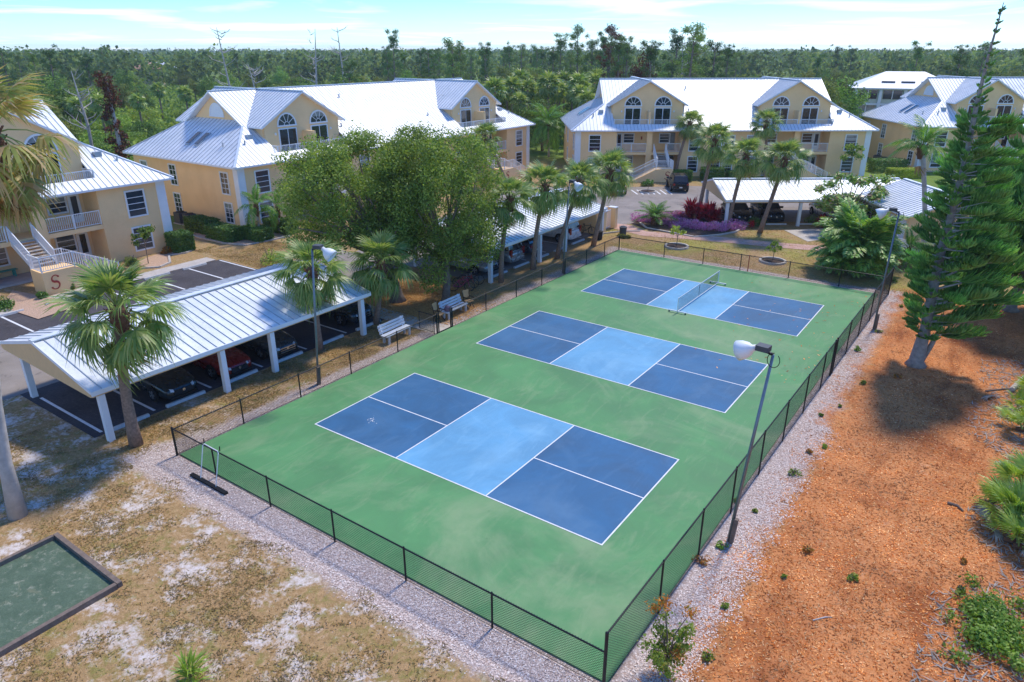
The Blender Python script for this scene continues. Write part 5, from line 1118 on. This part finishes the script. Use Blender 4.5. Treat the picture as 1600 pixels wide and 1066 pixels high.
SHR = [((262, 395), .55, .5, .8, 'rust', 'small reddish bush by the pebble bed of the left building'), ((207, 412), .7, .6, 1.0, 'forest2', 'brownish bush at the stair foot of the left building'), ((66, 466), .45, .4, .7, 'hedge', 'small dark bush in the pebbles before the red S wall'), ((12, 480), .8, .7, .9, 'hedge', 'clipped round bush at the left edge'), ((112, 452), .3, .3, .9, 'forest1', 'thin leafy shrub against the red S wall'),
 ((422, 408), 1.2, 1.0, 1.5, 'forest1', 'loose green bush on the lawn behind the near carport'), ((1010, 291), .8, .6, .9, 'forest1', 'small bush before the left stairs of the face-on building'), ((1275, 283), 1.2, 1.0, 2.0, 'hedge', 'spiky dark shrub at the right end of the face-on building'), ((1270, 350), .8, .7, 1.8, 'forest1', 'leafy shrub climbing the far carport post'), ((1180, 352), .9, .6, 1.1, 'hedge', 'dark low shrub before the black sport utility of the far carport'), ((1418, 405), .9, .9, 1.4, 'forest1', 'green bush in front of the pool house railing'), ((975, 372), .5, .4, .5, 'forest2', 'low weedy bush by the enclosure')]
for i, ((u, v), rx, ry, h, m_, lab) in enumerate(SHR): g = gp(u, v); shrub(lab, g[0], g[1], rx, ry, h, m_, 1100, .12, 40+i)
AZ = [(1003, 346), (1018, 344), (1035, 348), (1050, 353), (1067, 352), (1085, 357), (1105, 360), (1125, 359), (1146, 356), (1030, 338), (1060, 341)]
for i, (u, v) in enumerate(AZ): g = gp(u, v); shrub('mound of magenta blossom in the flower bed before the far carport', g[0], g[1], 1.05, .85, 1.15, 'azalea', 1900, .11, 80+i, 'flowers', 'azalea', group='magenta flower mounds')
def strap_plant(label, g, h, mat_, n, seed, cat, name, group=None, wide=.1, z0=0):
    r = random.Random(seed); b = MB()
    for k in range(n):
        a = r.uniform(0, 6.28); el = r.uniform(.25, 1.4); L = h*r.uniform(.45, .7); z = h*r.uniform(0, .55); d = Vector((math.cos(a)*math.cos(el), math.sin(a)*math.cos(el), math.sin(el))); p = Vector((r.uniform(-.2, .2)*h*.5, r.uniform(-.2, .2)*h*.5, z)); s = Vector((-math.sin(a), math.cos(a), 0))*h*wide*.5
        q1 = p+d*L*.5; q2 = p+d*L+Vector((0, 0, -.25*L*math.cos(el))); b.add([p, q1-s, q2, q1+s], [(0, 1, 3), (1, 2, 3)])
    st = thing(name, label, cat, (g[0], g[1], z0), 0, group); b.build('leaves', mt[mat_], st, fix=False); MB().tube([(0, 0, -.02), (0, 0, h*.5)], [.05, .03], 6).build('stem', mt['bark'], st); return st
for i, (u, v, h, lab) in enumerate(((1078, 342, 2.0, 'tallest red leaved cordyline behind the leftmost carport palm'), (1092, 345, 1.7, 'red leaved cordyline touching the palm trunk in the bed'), (1108, 347, 1.9, 'bright red cordyline left of the white carport post'), (1118, 348, 1.4, 'dark red cordyline beside the white carport post'), (1283, 356, 1.2, 'dark red cordyline beside the paved pad, left'), (1293, 357, 1.1, 'dark red cordyline beside the paved pad, right'))): strap_plant(lab, gp(u, v), h, 'ti', 150, i, 'plant', 'cordyline', wide=.13)
strap_plant('low scarlet bromeliad on the grass between the palms', gp(1174, 357), .75, 'redflower', 70, 9, 'plant', 'bromeliad', wide=.16)
strap_plant('spiky green yucca cut by the bottom edge', gp(300, 1068), 1.0, 'frond_y', 130, 12, 'plant', 'yucca', wide=.045)
# yellow-green shrub at the near fence corner
g = gp(1040, 1052); ys = thing('wild_shrub', 'wiry shrub with orange tips at the near corner of the tall fence', 'shrub', (g[0], g[1], 0)); r = np.random.default_rng(8); b = MB(); t1 = []; t2 = []
for k in range(16):
    a = k*2.4; d = .25+.55*r.random(); h = .6+1.6*r.random(); t = (d*math.cos(a), d*math.sin(a), h); b.tube([(0, 0, -.02), (d*.25*math.cos(a), d*.25*math.sin(a), h*.6), t], [.025, .018, .006], 5); (t2 if h > 1.55 or k == 5 else t1).append((*t, .26))
    t1.append((t[0]*.6, t[1]*.6, h*.6, .24))
b.build('stems', mt['bark'], ys)
V, F = clump_leaves(t1, 1100, .085, r, .15, .3); obj('foliage', np_mesh('foliage', V, F, mt['lushgrass']), ys); V, F = clump_leaves(t2, 1500, .08, r, .15, .3); obj('dry_foliage', np_mesh('dry_foliage', V, F, mt['rust']), ys)
# saw palmettos
for i, (u, v, n, s, lab) in enumerate(((1575, 815, 22, 1.0, 'big bright saw palmetto at the right edge beside dead grey leaves'), (1605, 770, 18, 1.0, 'saw palmetto cut by the right edge, behind the big bright one'), (1545, 790, 9, .6, 'small saw palmetto clump at the mulch edge'), (1600, 675, 16, .8, 'saw palmetto at the right edge halfway up the mulch'), (1605, 620, 12, .8, 'farthest saw palmetto at the right edge by the fallen log'), (1598, 645, 12, .7, 'low saw palmetto between two others along the right edge'), (1585, 850, 10, .7, 'low saw palmetto at the foot of the big bright one'), (1600, 860, 14, .8, 'saw palmetto with withered leaves at the right edge below the big one'))):
    g = gp(u, v); r = random.Random(i); sp = thing('saw_palmetto', lab, 'palmetto', (g[0], g[1], 0), 0)
    MB().tube([(-.3, 0, .05), (0, 0, .1), (.15, .05, .28)], [.1, .12, .08], 8).build('stem', mt['boot'], sp)
    for k in range(n):
        dead_ = k % 6 == 5; obj('dead_frond' if dead_ else 'frond', FANY[3] if dead_ and k % 4 else FANY[2] if dead_ else FANY[k % 2], sp, (r.uniform(-.25, .25), r.uniform(-.25, .25), .2), (R(r.uniform(-20, 20)), -R(r.uniform(-5, 12) if dead_ else r.uniform(18, 80)), k*2.4+r.uniform(-.4, .4)), s*r.uniform(.75, 1.05))
r = np.random.default_rng(90); P = np.stack([22.0+3.6*r.random(5200)**.8, -1+26*r.random(5200), np.zeros(5200)], 1); P = P[(np.sin(P[:, 1]*.9)+np.sin(P[:, 1]*.37+1)+P[:, 0]*.9 > 20.4)]; P[:, 2] = .03
V, F = leaves(P, .34, r, .1, 2.2, .5); V[:, 2] = np.abs(V[:, 2])*.8+.005; tag(obj('dead_leaf_litter', np_mesh('dead_leaf_litter', V, F, mt['frond_grey'])), 'bleached dead palm leaves and straw along the right edge of the mulch', 'leaf litter', kind='stuff')
# creeping vine bottom right
r = np.random.default_rng(21); cl = []
for k in range(60):
    u, v = 1560+r.normal()*38, 1000+r.normal()*30
    if k % 3 == 0: u, v = 1510+r.random()*50, 945+r.random()*60
    q = G(u, v); cl.append((q[0], q[1], .1+.18*r.random(), .3+.15*r.random()))
V, F = clump_leaves(cl, 700, .1, r, .2, .6); V[:, 2] = np.abs(V[:, 2])+.01
tag(obj('creeping_vine', np_mesh('creeping_vine', V, F, mt['bright'])), 'bright green vine mat creeping over the mulch at lower right', 'vine', kind='stuff')
# weeds in gravel and mulch
WE = [(1180, 800), (1240, 742), (1262, 708), (1313, 636), (1150, 785), (1128, 855), (1095, 880), (1132, 950), (1105, 1030), (1340, 548), (1402, 590), (1372, 520), (1225, 905), (1283, 650), (1505, 880), (1500, 925), (1330, 905), (1290, 700), (1260, 862), (1350, 600), (1408, 480), (1395, 440)]
for i, (u, v) in enumerate(WE):
    g = gp(u, v); q = random.random(); shrub('small green weed tuft in gravel or mulch along the tall fence', g[0], g[1], .08+.2*q, .08+.2*q, .1+.3*q, ('lushgrass', 'bright', 'rust', 'lushgrass')[i % 4], 110, .09, i+200, 'weed', 'weed', group='weeds along the tall fence', lumps=5)
# fallen wood
for i, (a, c, rad, lab) in enumerate((((1480, 787), (1505, 800), .05, 'short dark branch lying on the mulch'), ((1580, 612), (1600, 590), .12, 'broken pale log at the right edge of the mulch'), ((1540, 612), (1590, 608), .04, 'thin dark stick beside the pale log'), ((1555, 725), (1592, 728), .06, 'grey stick lying above the big palmetto'), ((1270, 970), (1300, 965), .02, 'thin pale twig on the near mulch'))):
    p, q = G(*a), G(*c); m_ = (p+q)/2+np.array([.05, .1, 0]); tag(MB().tube([(p[0], p[1], rad*.8), (m_[0], m_[1], rad), (q[0], q[1], rad*.7)], [rad, rad*.9, rad*.5], 7).build('fallen_branch', mt['palebark'] if i in (1, 3, 4) else mt['wood_dark']), lab, 'branch')
for i, (u, v) in enumerate(((1530, 830), (1570, 835), (1560, 630), (1590, 640))):
    g = gp(u, v); d_ = thing('dead_palm_leaf', 'bleached dead palm leaf lying on the ground at the right edge', 'leaf', (g[0], g[1], .03), i*1.3, 'dead palm leaves'); obj('blade', FANY[3], d_, (0, 0, .22), (0, R(8), 0), .8)

# ------------------------------------------------------------------ loose ground cover near the camera
r = np.random.default_rng(33)
def scatter(n, x0, x1, y0, y1, keep=None):
    p = np.stack([x0+(x1-x0)*r.random(n), y0+(y1-y0)*r.random(n), np.zeros(n)], 1)
    return p if keep is None else p[keep(p)]
def wav(p, s, ph=0): return np.sin(p[:, 0]*s+ph)+np.sin(p[:, 1]*s*1.17+ph*2)+np.sin((p[:, 0]+p[:, 1])*s*.63+ph*3)+.8*np.sin((p[:, 0]-p[:, 1])*s*1.9+ph)
def flakes(P, size, aspect, lift, flatness):
    V, F = leaves(P, size, r, aspect, flatness, .5); V[:, 2] = np.abs(V[:, 2])*lift+.004; return V, F
P = scatter(230000, 16.4, 30, -14, 34, lambda p: (r.random(len(p)) < np.clip((p[:, 0]+.22*wav(p, .7)+.16*wav(p, 3.1)+.1*wav(p, 7.7)-16.1)/1.9, 0, 1)) & (r.random(len(p)) < np.clip(22/np.hypot(p[:, 0]-21, p[:, 1]+16), 0, 1)))
V, F = flakes(P, .095, .26, .8, 1.6); tag(obj('mulch_chips', np_mesh('mulch_chips', V, F, mt['chips'])), 'orange wood chip mulch covering the ground right of the courts', 'mulch', kind='stuff')
def border(p):
    d = np.maximum(np.maximum(FX0-p[:, 0], p[:, 0]-FX1), np.maximum(FY0-p[:, 1], p[:, 1]-FY1)); w = .6+np.where(p[:, 0] > 15.5, .75, 0)+np.where(p[:, 1] < -4.4, .6, 0); return (d > .05) & (d+.06*wav(p, 2.)+.16*wav(p, 5.3, 1)*.5+.22*r.normal(size=len(p)) < w)
P = scatter(420000, -4.5, 19, -7, 12, border)[:60000]; V, F = flakes(P, .055, .75, .7, 1.2); tag(obj('gravel', np_mesh('gravel', V, F, mt['pebble'])), 'pinkish white shell gravel border around the fence', 'gravel', kind='stuff')
P = scatter(160000, -9, 17.5, -16, -5.2, lambda p: (wav(p, 1.3, 1)+.9*wav(p, 4.1, 2)+1.6*r.normal(size=len(p)) > .4) & ~((p[:, 0] > -1.1) & (p[:, 0] < 3) & (p[:, 1] < -9.4)) & (p[:, 1]+.2*wav(p, 2.) < -6.1))
P2 = scatter(30000, -6.2, -3.2, -5.6, 9.8, lambda p: wav(p, 1.7, 4)+r.normal(size=len(p)) > -.3); P3 = scatter(46000, -6, 19, 32.6, 46, lambda p: wav(p, 1.1, 2)+1.5*r.normal(size=len(p)) > .2); P4 = scatter(30000, -29, -20.6, 12.8, 18.4, lambda p: wav(p, 1.3, 3)+1.5*r.normal(size=len(p)) > .2); P = np.concatenate([P, P2, P3, P4]); P[:, 2] = .02
V, F = leaves(P, .1, r, .22, -.2, .5); V[:, 2] = np.abs(V[:, 2]); tag(obj('grass_tufts', np_mesh('grass_tufts', V, F, mt['grassblade'])), 'dry patchy grass on the lawn around the bocce court', 'grass', kind='stuff')
P = scatter(16000, -12, -2.6, 10.2, 18.5, lambda p: ((p[:, 0]+7.2)/4.6)**2+((p[:, 1]-14.3)/3.6)**2 < 1+.3*r.normal(size=len(p))); V, F = flakes(P, .11, .6, .8, 1.5); V[:, 2] += .036*((V[:, 1] > 10.5) & (V[:, 1] < 11.9)); tag(obj('leaf_litter', np_mesh('leaf_litter', V, F, mt['litter'])), 'orange fallen leaves beneath the oaks', 'leaf litter', kind='stuff')
P = scatter(420, 6, 15.9, 15, 31.5, lambda p: (p[:, 0] > 15.5-r.random(len(p))**2*8)); P[:, 2] = ZS+.01; V, F = leaves(P, .16, r, .3, 3, .5); V[:, 2] = np.maximum(V[:, 2], ZS+.012)*.4+.6*(ZS+.012); tag(obj('court_twigs', np_mesh('court_twigs', V, F, mt['chips'])), 'scattered brown needles and twigs on the far right of the court', 'twigs', kind='stuff')

# ------------------------------------------------------------------ the woods behind
def broad_proto(seed, mat_, h=10., n=34, spread=3.5, leaf=.34, per=115):
    r = np.random.default_rng(seed); cl = []
    for k in range(n):
        d = r.normal(size=3); d /= np.linalg.norm(d); q = .45+.55*r.random(); cl.append((d[0]*spread*q, d[1]*spread*q, h*.56+d[2]*h*.4*q, .7+.9*r.random()))
    V, F = clump_leaves(cl, per, leaf, r, .75, .3); cr = np_mesh('crown', V, F, mt[mat_]); b = MB().tube([(0, 0, -.1), (.1, 0, h*.3), (0, .1, h*.55)], [.24, .19, .12], 7); limb_tubes(b, Vector((0, .05, h*.4)), [c[:3] for c in cl[::3]], .1, r)
    return cr, b.mesh('trunk', mt['bark'], True)
def pine_proto(seed, h=15.):
    r = np.random.default_rng(seed); cl = []; lim = []
    for k in range(20):
        z = h*(.55+.45*r.random()); a = r.random()*6.28; d = (.4+2.6*r.random())*(1.15-(z/h)*.55); cl.append((d*math.cos(a), d*math.sin(a), z, .55+.5*r.random())); lim.append((d*math.cos(a), d*math.sin(a), z-.2))
    V, F = clump_leaves(cl, 190, .4, r, .3, .1, .22); cr = np_mesh('crown', V, F, mt['pine']); b = MB().tube([(0, 0, -.1), (.15, .1, h*.5), (0, 0, h*.96)], [.22, .17, .05], 7)
    for q in lim: b.tube([(.1, 0, q[2]-.6), q], [.06, .02], 5)
    return cr, b.mesh('trunk', mt['bark'], True)
def palm_proto(seed, h=7.):
    r = random.Random(seed); b = MB()
    for i in range(30):
        q = i/29; az = i*2.4; el = R(80-150*q+r.uniform(-8, 8)); Mx = Matrix.Translation((0, 0, h)) @ Euler((R(r.uniform(-20, 20)), -el, az)).to_matrix().to_4x4(); L0, L1 = .8, 1.15*r.uniform(.85, 1.1)
        for s in range(9):
            a = R(-105+210*s/8); d = Vector((math.cos(a), math.sin(a), 0)); w = Vector((-d.y, d.x, 0))*.13; p = Vector((L0, 0, 0)); q1 = p+d*L1*.55; q2 = p+d*L1+Vector((0, 0, -.35*L1)); b.add([Mx @ p, Mx @ (q1-w), Mx @ q2, Mx @ (q1+w)], [(0, 1, 2, 3)])
    return b.mesh('crown', mt['frond'], False, False), MB().tube([(0, 0, -.1), (.1, 0, h*.5), (0, 0, h)], [.2, .16, .17], 7).mesh('trunk', mt['palmbark'], True)
PROTO = {'broad': [broad_proto(1, 'forest1'), broad_proto(2, 'forest2', 9.5, 24, 3.6), broad_proto(3, 'forest1', 11, 30, 2.8), broad_proto(4, 'forest2', 12, 28, 3.0)], 'pine': [pine_proto(5), pine_proto(6, 16), pine_proto(7, 14)], 'palm': [palm_proto(8), palm_proto(9)], 'bush': [broad_proto(10, 'bright', 5, 20, 2.6, .28, 130), broad_proto(11, 'forest1', 4.6, 20, 2.6, .28, 130), broad_proto(12, 'bright', 4.2, 18, 3.0, .28, 130)]}
HT = {'broad': [13.5, 12.8, 14.8, 16.1], 'pine': [15.5, 16.5, 14.5], 'palm': [8, 8], 'bush': [7, 6.4, 6]}
def wood(kind, x, y, h, lab, grp, cat='tree', wide=1.0):
    k = random.randrange(len(PROTO[kind])); s = h/HT[kind][k]; root = thing({'broad': 'woodland_tree', 'pine': 'pine_tree', 'palm': 'cabbage_palm', 'bush': 'wild_bush'}[kind], lab, cat, (x, y, 0), random.uniform(0, 6.28), grp); root.scale = (s*wide, s*wide, s)
    obj('crown', PROTO[kind][k][0], root); obj('trunk', PROTO[kind][k][1], root); return root
FOOT = [((-30.85, -30.6), R(90), 43), ((-30.85, 18.9), R(90), 43), (tuple(L3(.55, .6)), th, 35.3), (tuple(L3(.5, .6, (10.93, 86.7))), th, 43)]
def free(x, y, mg):
    for (ox, oy), ro, L in FOOT:
        lx = (x-ox)*math.cos(ro)+(y-oy)*math.sin(ro); ly = -(x-ox)*math.sin(ro)+(y-oy)*math.cos(ro)
        if -mg < lx < L+mg and -10 < ly < 16+mg: return False
    return True
def woods_ok(x, y, mg=5.):
    if not free(x, y, mg): return False
    if x > -54 and y < 66: return False
    q = np.array([x, y])-np.array([-22.4, 58.3]); ly = q@ey_
    return ly > 22 or x < -54 or (x < -40 and y > 74)
def blocked(u, dist, h):                                   # keep the far buildings and the lawn strip in sight
    if 205 < u < 300 and 100 < dist < 150: return True
    if 1322 < u < 1450 and 96 < dist < 152: return h > 5.5
    if 205 < u < 262 and dist < 330: return h > 9.3
    return False
r_ = random.Random(11); placed = []; cnt = {}
def try_place(kind, u, dist, h, lab, grp, cat='tree', sep=3.2, wide=1.0, mg=5.):
    x, y = az_place(u, dist)
    if not woods_ok(x, y, mg) or blocked(u, dist, h): return False
    if any((x-a)**2+(y-c)**2 < sep*sep for a, c in placed): return False
    placed.append((x, y)); wood(kind, x, y, h, lab, grp, cat, wide); return True
def many(n, kind, u0, u1, d0, d1, h0, h1, lab, grp, cat='tree', sep=3.2, wide=1.0, mg=5., p=1.):
    k = t = 0
    while k < n and t < n*40:
        t += 1; dist = d0+(d1-d0)*r_.random()**p
        if try_place(kind, r_.uniform(u0, u1), dist, r_.uniform(h0, h1), lab, grp, cat, sep, wide, mg): k += 1
many(30, 'palm', 760, 935, 96, 150, 7.5, 10.5, 'cabbage palm in the palm grove between the two far buildings', 'palm grove between the far buildings', 'palm tree', 3.0)
many(26, 'palm', 20, 420, 88, 165, 5, 8.5, 'cabbage palm in the thicket behind the left buildings', 'palms in the left thicket', 'palm tree', 3.4)
many(44, 'bush', 40, 430, 80, 170, 3, 5.5, 'leafy wild bush in the thicket behind the left buildings', 'bushes in the left thicket', 'bush', 2.8, 1.25, 3.5)
many(18, 'bush', 1280, 1480, 100, 150, 3, 4.6, 'bright wild bush below the pale block at right', 'bushes behind the right building', 'bush', 2.8, 1.25)
many(20, 'bush', 560, 960, 110, 190, 3.5, 5.5, 'bright wild bush among the trees behind the far buildings', 'bushes behind the far buildings', 'bush', 3, 1.2)
many(46, 'broad', -60, 800, 90, 165, 8.5, 12.8, 'rounded green woodland tree close behind the left and long buildings', 'near woodland trees at left', sep=5.2, wide=1.5)
many(22, 'broad', 780, 1400, 108, 160, 8.5, 12.5, 'rounded green woodland tree close behind the face-on building', 'near woodland trees at right', sep=5., wide=1.45)
many(54, 'broad', -60, 800, 130, 300, 8.5, 12.5, 'green woodland tree behind the left and long buildings', 'woodland trees at left', sep=4.2, p=.8)
many(46, 'broad', 780, 1680, 120, 300, 9.5, 13.5, 'green woodland tree behind the face-on and right buildings', 'woodland trees at right', sep=4.2, p=.8)
many(34, 'pine', -60, 800, 120, 320, 12.5, 15.5, 'slender pine rising from the woods at left', 'pines at left', sep=4, p=.8)
many(34, 'pine', 790, 1680, 115, 320, 13, 16, 'slender pine rising from the woods at right', 'pines at right', sep=4, p=.8)
many(13, 'pine', 800, 1090, 118, 185, 14.8, 18.2, 'tall pine breaking the skyline above the face-on building', 'skyline pines', sep=4.5, wide=1.05)
many(9, 'broad', 780, 1090, 115, 170, 13, 15.5, 'tall leafy tree above the left half of the face-on building', 'tall trees behind the face-on building', sep=4.5)
many(8, 'pine', 640, 800, 140, 220, 14, 16.5, 'tall pine above the far end of the long building', 'pines above the long building', sep=4.5)
many(8, 'broad', 1180, 1345, 110, 160, 12.5, 14.5, 'tall bushy tree left of the pale block', 'tall trees left of the pale block', sep=4.5)
# trees that stand out
for kind, u, dist, h, lab, w in (('broad', 1298, 112, 14.2, 'tall spreading tree with pale trunk behind the right end of the face-on building', 1.05), ('broad', 1330, 118, 13.6, 'bushy tall tree left of the pale block', 1.0), ('broad', 608, 128, 12.2, 'round bright topped tree above the long building roof', 1.15), ('broad', 545, 124, 11.6, 'flat round tree left of the bright one above the long building', 1.3), ('pine', 902, 150, 18.6, 'tall thin pine above the palm grove', .8), ('pine', 955, 140, 18.4, 'tall clumpy pine left of the reddish tree', .9), ('pine', 925, 170, 17.5, 'second tall pine behind the palm grove', .9), ('broad', 1010, 138, 17.6, 'tall reddish dying tree above the face-on building', .6), ('pine', 615, 160, 18.2, 'sparse tall pine standing above the skyline at left', .8), ('broad', 20, 96, 12.4, 'big bushy tree behind the left edge palm', 1.0), ('broad', 60, 104, 11.5, 'bushy tree between the left palm and the red vine snag', .9), ('broad', 790, 165, 15.0, 'tall tree above the far end of the long building', .9)):
    x, y = az_place(u, dist); o = wood(kind, x, y, h, lab, None, wide=w)
    if 'reddish' in lab: o.children[0].data = o.children[0].data.copy(); o.children[0].data.materials[0] = mt['vinered']
for i, (u, dist, h, lab) in enumerate(((108, 100, 12.0, 'dead grey snag with bare crown at left'), (348, 128, 17.4, 'tall bare dead tree breaking the skyline at left'), (392, 122, 12.2, 'bare dead tree lower than its neighbour at left'), (487, 140, 17.6, 'leafless dead pine above the long building, left'), (531, 145, 18.0, 'leafless dead pine above the long building, right'), (1068, 150, 17, 'bare topped dead tree above the face-on building'))):
    x, y = az_place(u, dist); r = np.random.default_rng(i+60); sn = thing('dead_tree', lab, 'dead tree', (x, y, 0)); top = (r.normal()*.4, r.normal()*.4, h); b = MB().tube([(0, 0, -.1), (.2, .1, h*.5), top], [.26, .17, .04], 7); b.build('trunk', mt['palebark'], sn); b = MB()
    for k in range(18):
        z = h*(.45+.52*r.random()); a = r.random()*6.28; l = (.8+2.0*r.random())*(1.2-z/h*.7); p = Vector((0, 0, z)); q = p+Vector((l*math.cos(a), l*math.sin(a), l*.35)); e = q+Vector((l*.5*math.cos(a+.6), l*.5*math.sin(a+.6), l*.45)); b.tube([p, q, e], [.07, .045, .012], 5); b.tube([q, q+Vector((l*.4*math.cos(a-.8), l*.4*math.sin(a-.8), .3*l))], [.035, .01], 4)
    b.build('bare_branches', mt['palebark'], sn)
x, y = az_place(155, 98); vs_ = thing('vine_covered_snag', 'dead trunk wrapped in rust red vines at left', 'dead tree', (x, y, 0)); r = np.random.default_rng(77); cl = [(r.normal()*.4, r.normal()*.4, z, .55+.35*math.sin(z*.5)**2) for z in np.linspace(2.5, 11.6, 22)]
V, F = clump_leaves(cl, 220, .3, r, .4, 0); obj('vines', np_mesh('vines', V, F, mt['vinered']), vs_); MB().tube([(0, 0, -.1), (.1, 0, 6), (-.1, .1, 11.5)], [.3, .22, .1], 8).build('trunk', mt['palebark'], vs_)
# trees in the shade at the right edge
for i, (x, y, h, lab) in enumerate(((27.5, 38, 7, 'dark leafy tree at the right edge beside the pine shade'), (29.5, 27, 6, 'leafy tree beyond the right edge of the mulch'), (26.5, 46, 6, 'leafy tree behind the pool railing at right'))): wood('broad', x, y, h, lab, None)
for i, (x, y) in enumerate(((25.5, 24.5), (26.5, 33), (24.6, 38.5), (27, 20))): wood('bush', x, y, 1.8+.3*i, 'low wild bush in the shade at the right edge', 'bushes in the right shade', 'bush', 1.1)

# undergrowth hiding the floor of the woods: one mass
r = np.random.default_rng(6); C = []
for k in range(9000):
    u = -150+1900*r.random(); dist = 78+260*r.random()**.8; x, y = az_place(u, dist)
    if not woods_ok(x, y, 3.5) or (205 < u < 300 and 100 < dist < 140): continue
    h = (1.2+2.2*r.random())*(1 if dist > 100 else .7); n = 16; d = r.normal(size=(n, 3)); d /= np.linalg.norm(d, axis=1)[:, None]; C.append(d*np.array([1.9, 1.9, h*.5])+np.array([x, y, h*.5]))
C = np.concatenate(C); V, F = leaves(C, .75, r, .6, .5, .4); V[:, 2] = np.maximum(V[:, 2], .03); tag(obj('undergrowth', np_mesh('undergrowth', V, F, mt['forest1'])), 'leafy undergrowth on the floor of the woods behind the buildings', 'undergrowth', kind='stuff')
# distant woods to the horizon: one mass
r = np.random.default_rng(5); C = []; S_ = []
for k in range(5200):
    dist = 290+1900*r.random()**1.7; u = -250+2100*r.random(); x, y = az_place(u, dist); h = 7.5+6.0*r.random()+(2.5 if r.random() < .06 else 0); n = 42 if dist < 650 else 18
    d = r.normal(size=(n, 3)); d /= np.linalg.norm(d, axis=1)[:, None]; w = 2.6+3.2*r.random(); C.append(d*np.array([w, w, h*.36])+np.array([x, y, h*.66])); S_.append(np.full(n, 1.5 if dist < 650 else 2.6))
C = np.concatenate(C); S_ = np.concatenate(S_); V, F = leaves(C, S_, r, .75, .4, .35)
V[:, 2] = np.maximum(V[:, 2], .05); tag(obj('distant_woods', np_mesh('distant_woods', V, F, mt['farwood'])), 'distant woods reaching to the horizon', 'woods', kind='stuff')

# ------------------------------------------------------------------ summer haze in the air
hz = NT('summer_haze'); pv = hz.n('ShaderNodeVolumePrincipled'); pv.inputs['Color'].default_value = (.78, .88, 1, 1); pv.inputs['Density'].default_value = .00022; pv.inputs['Anisotropy'].default_value = .2
hz.t.links.new(pv.outputs[0], hz.out.inputs['Volume'])
hb_ = MB().box(-2400, 2400, -300, 2700, -1, 24).build('haze', hz.m); tag(hb_, 'thin blue summer haze over the distant woods', 'haze', kind='stuff')
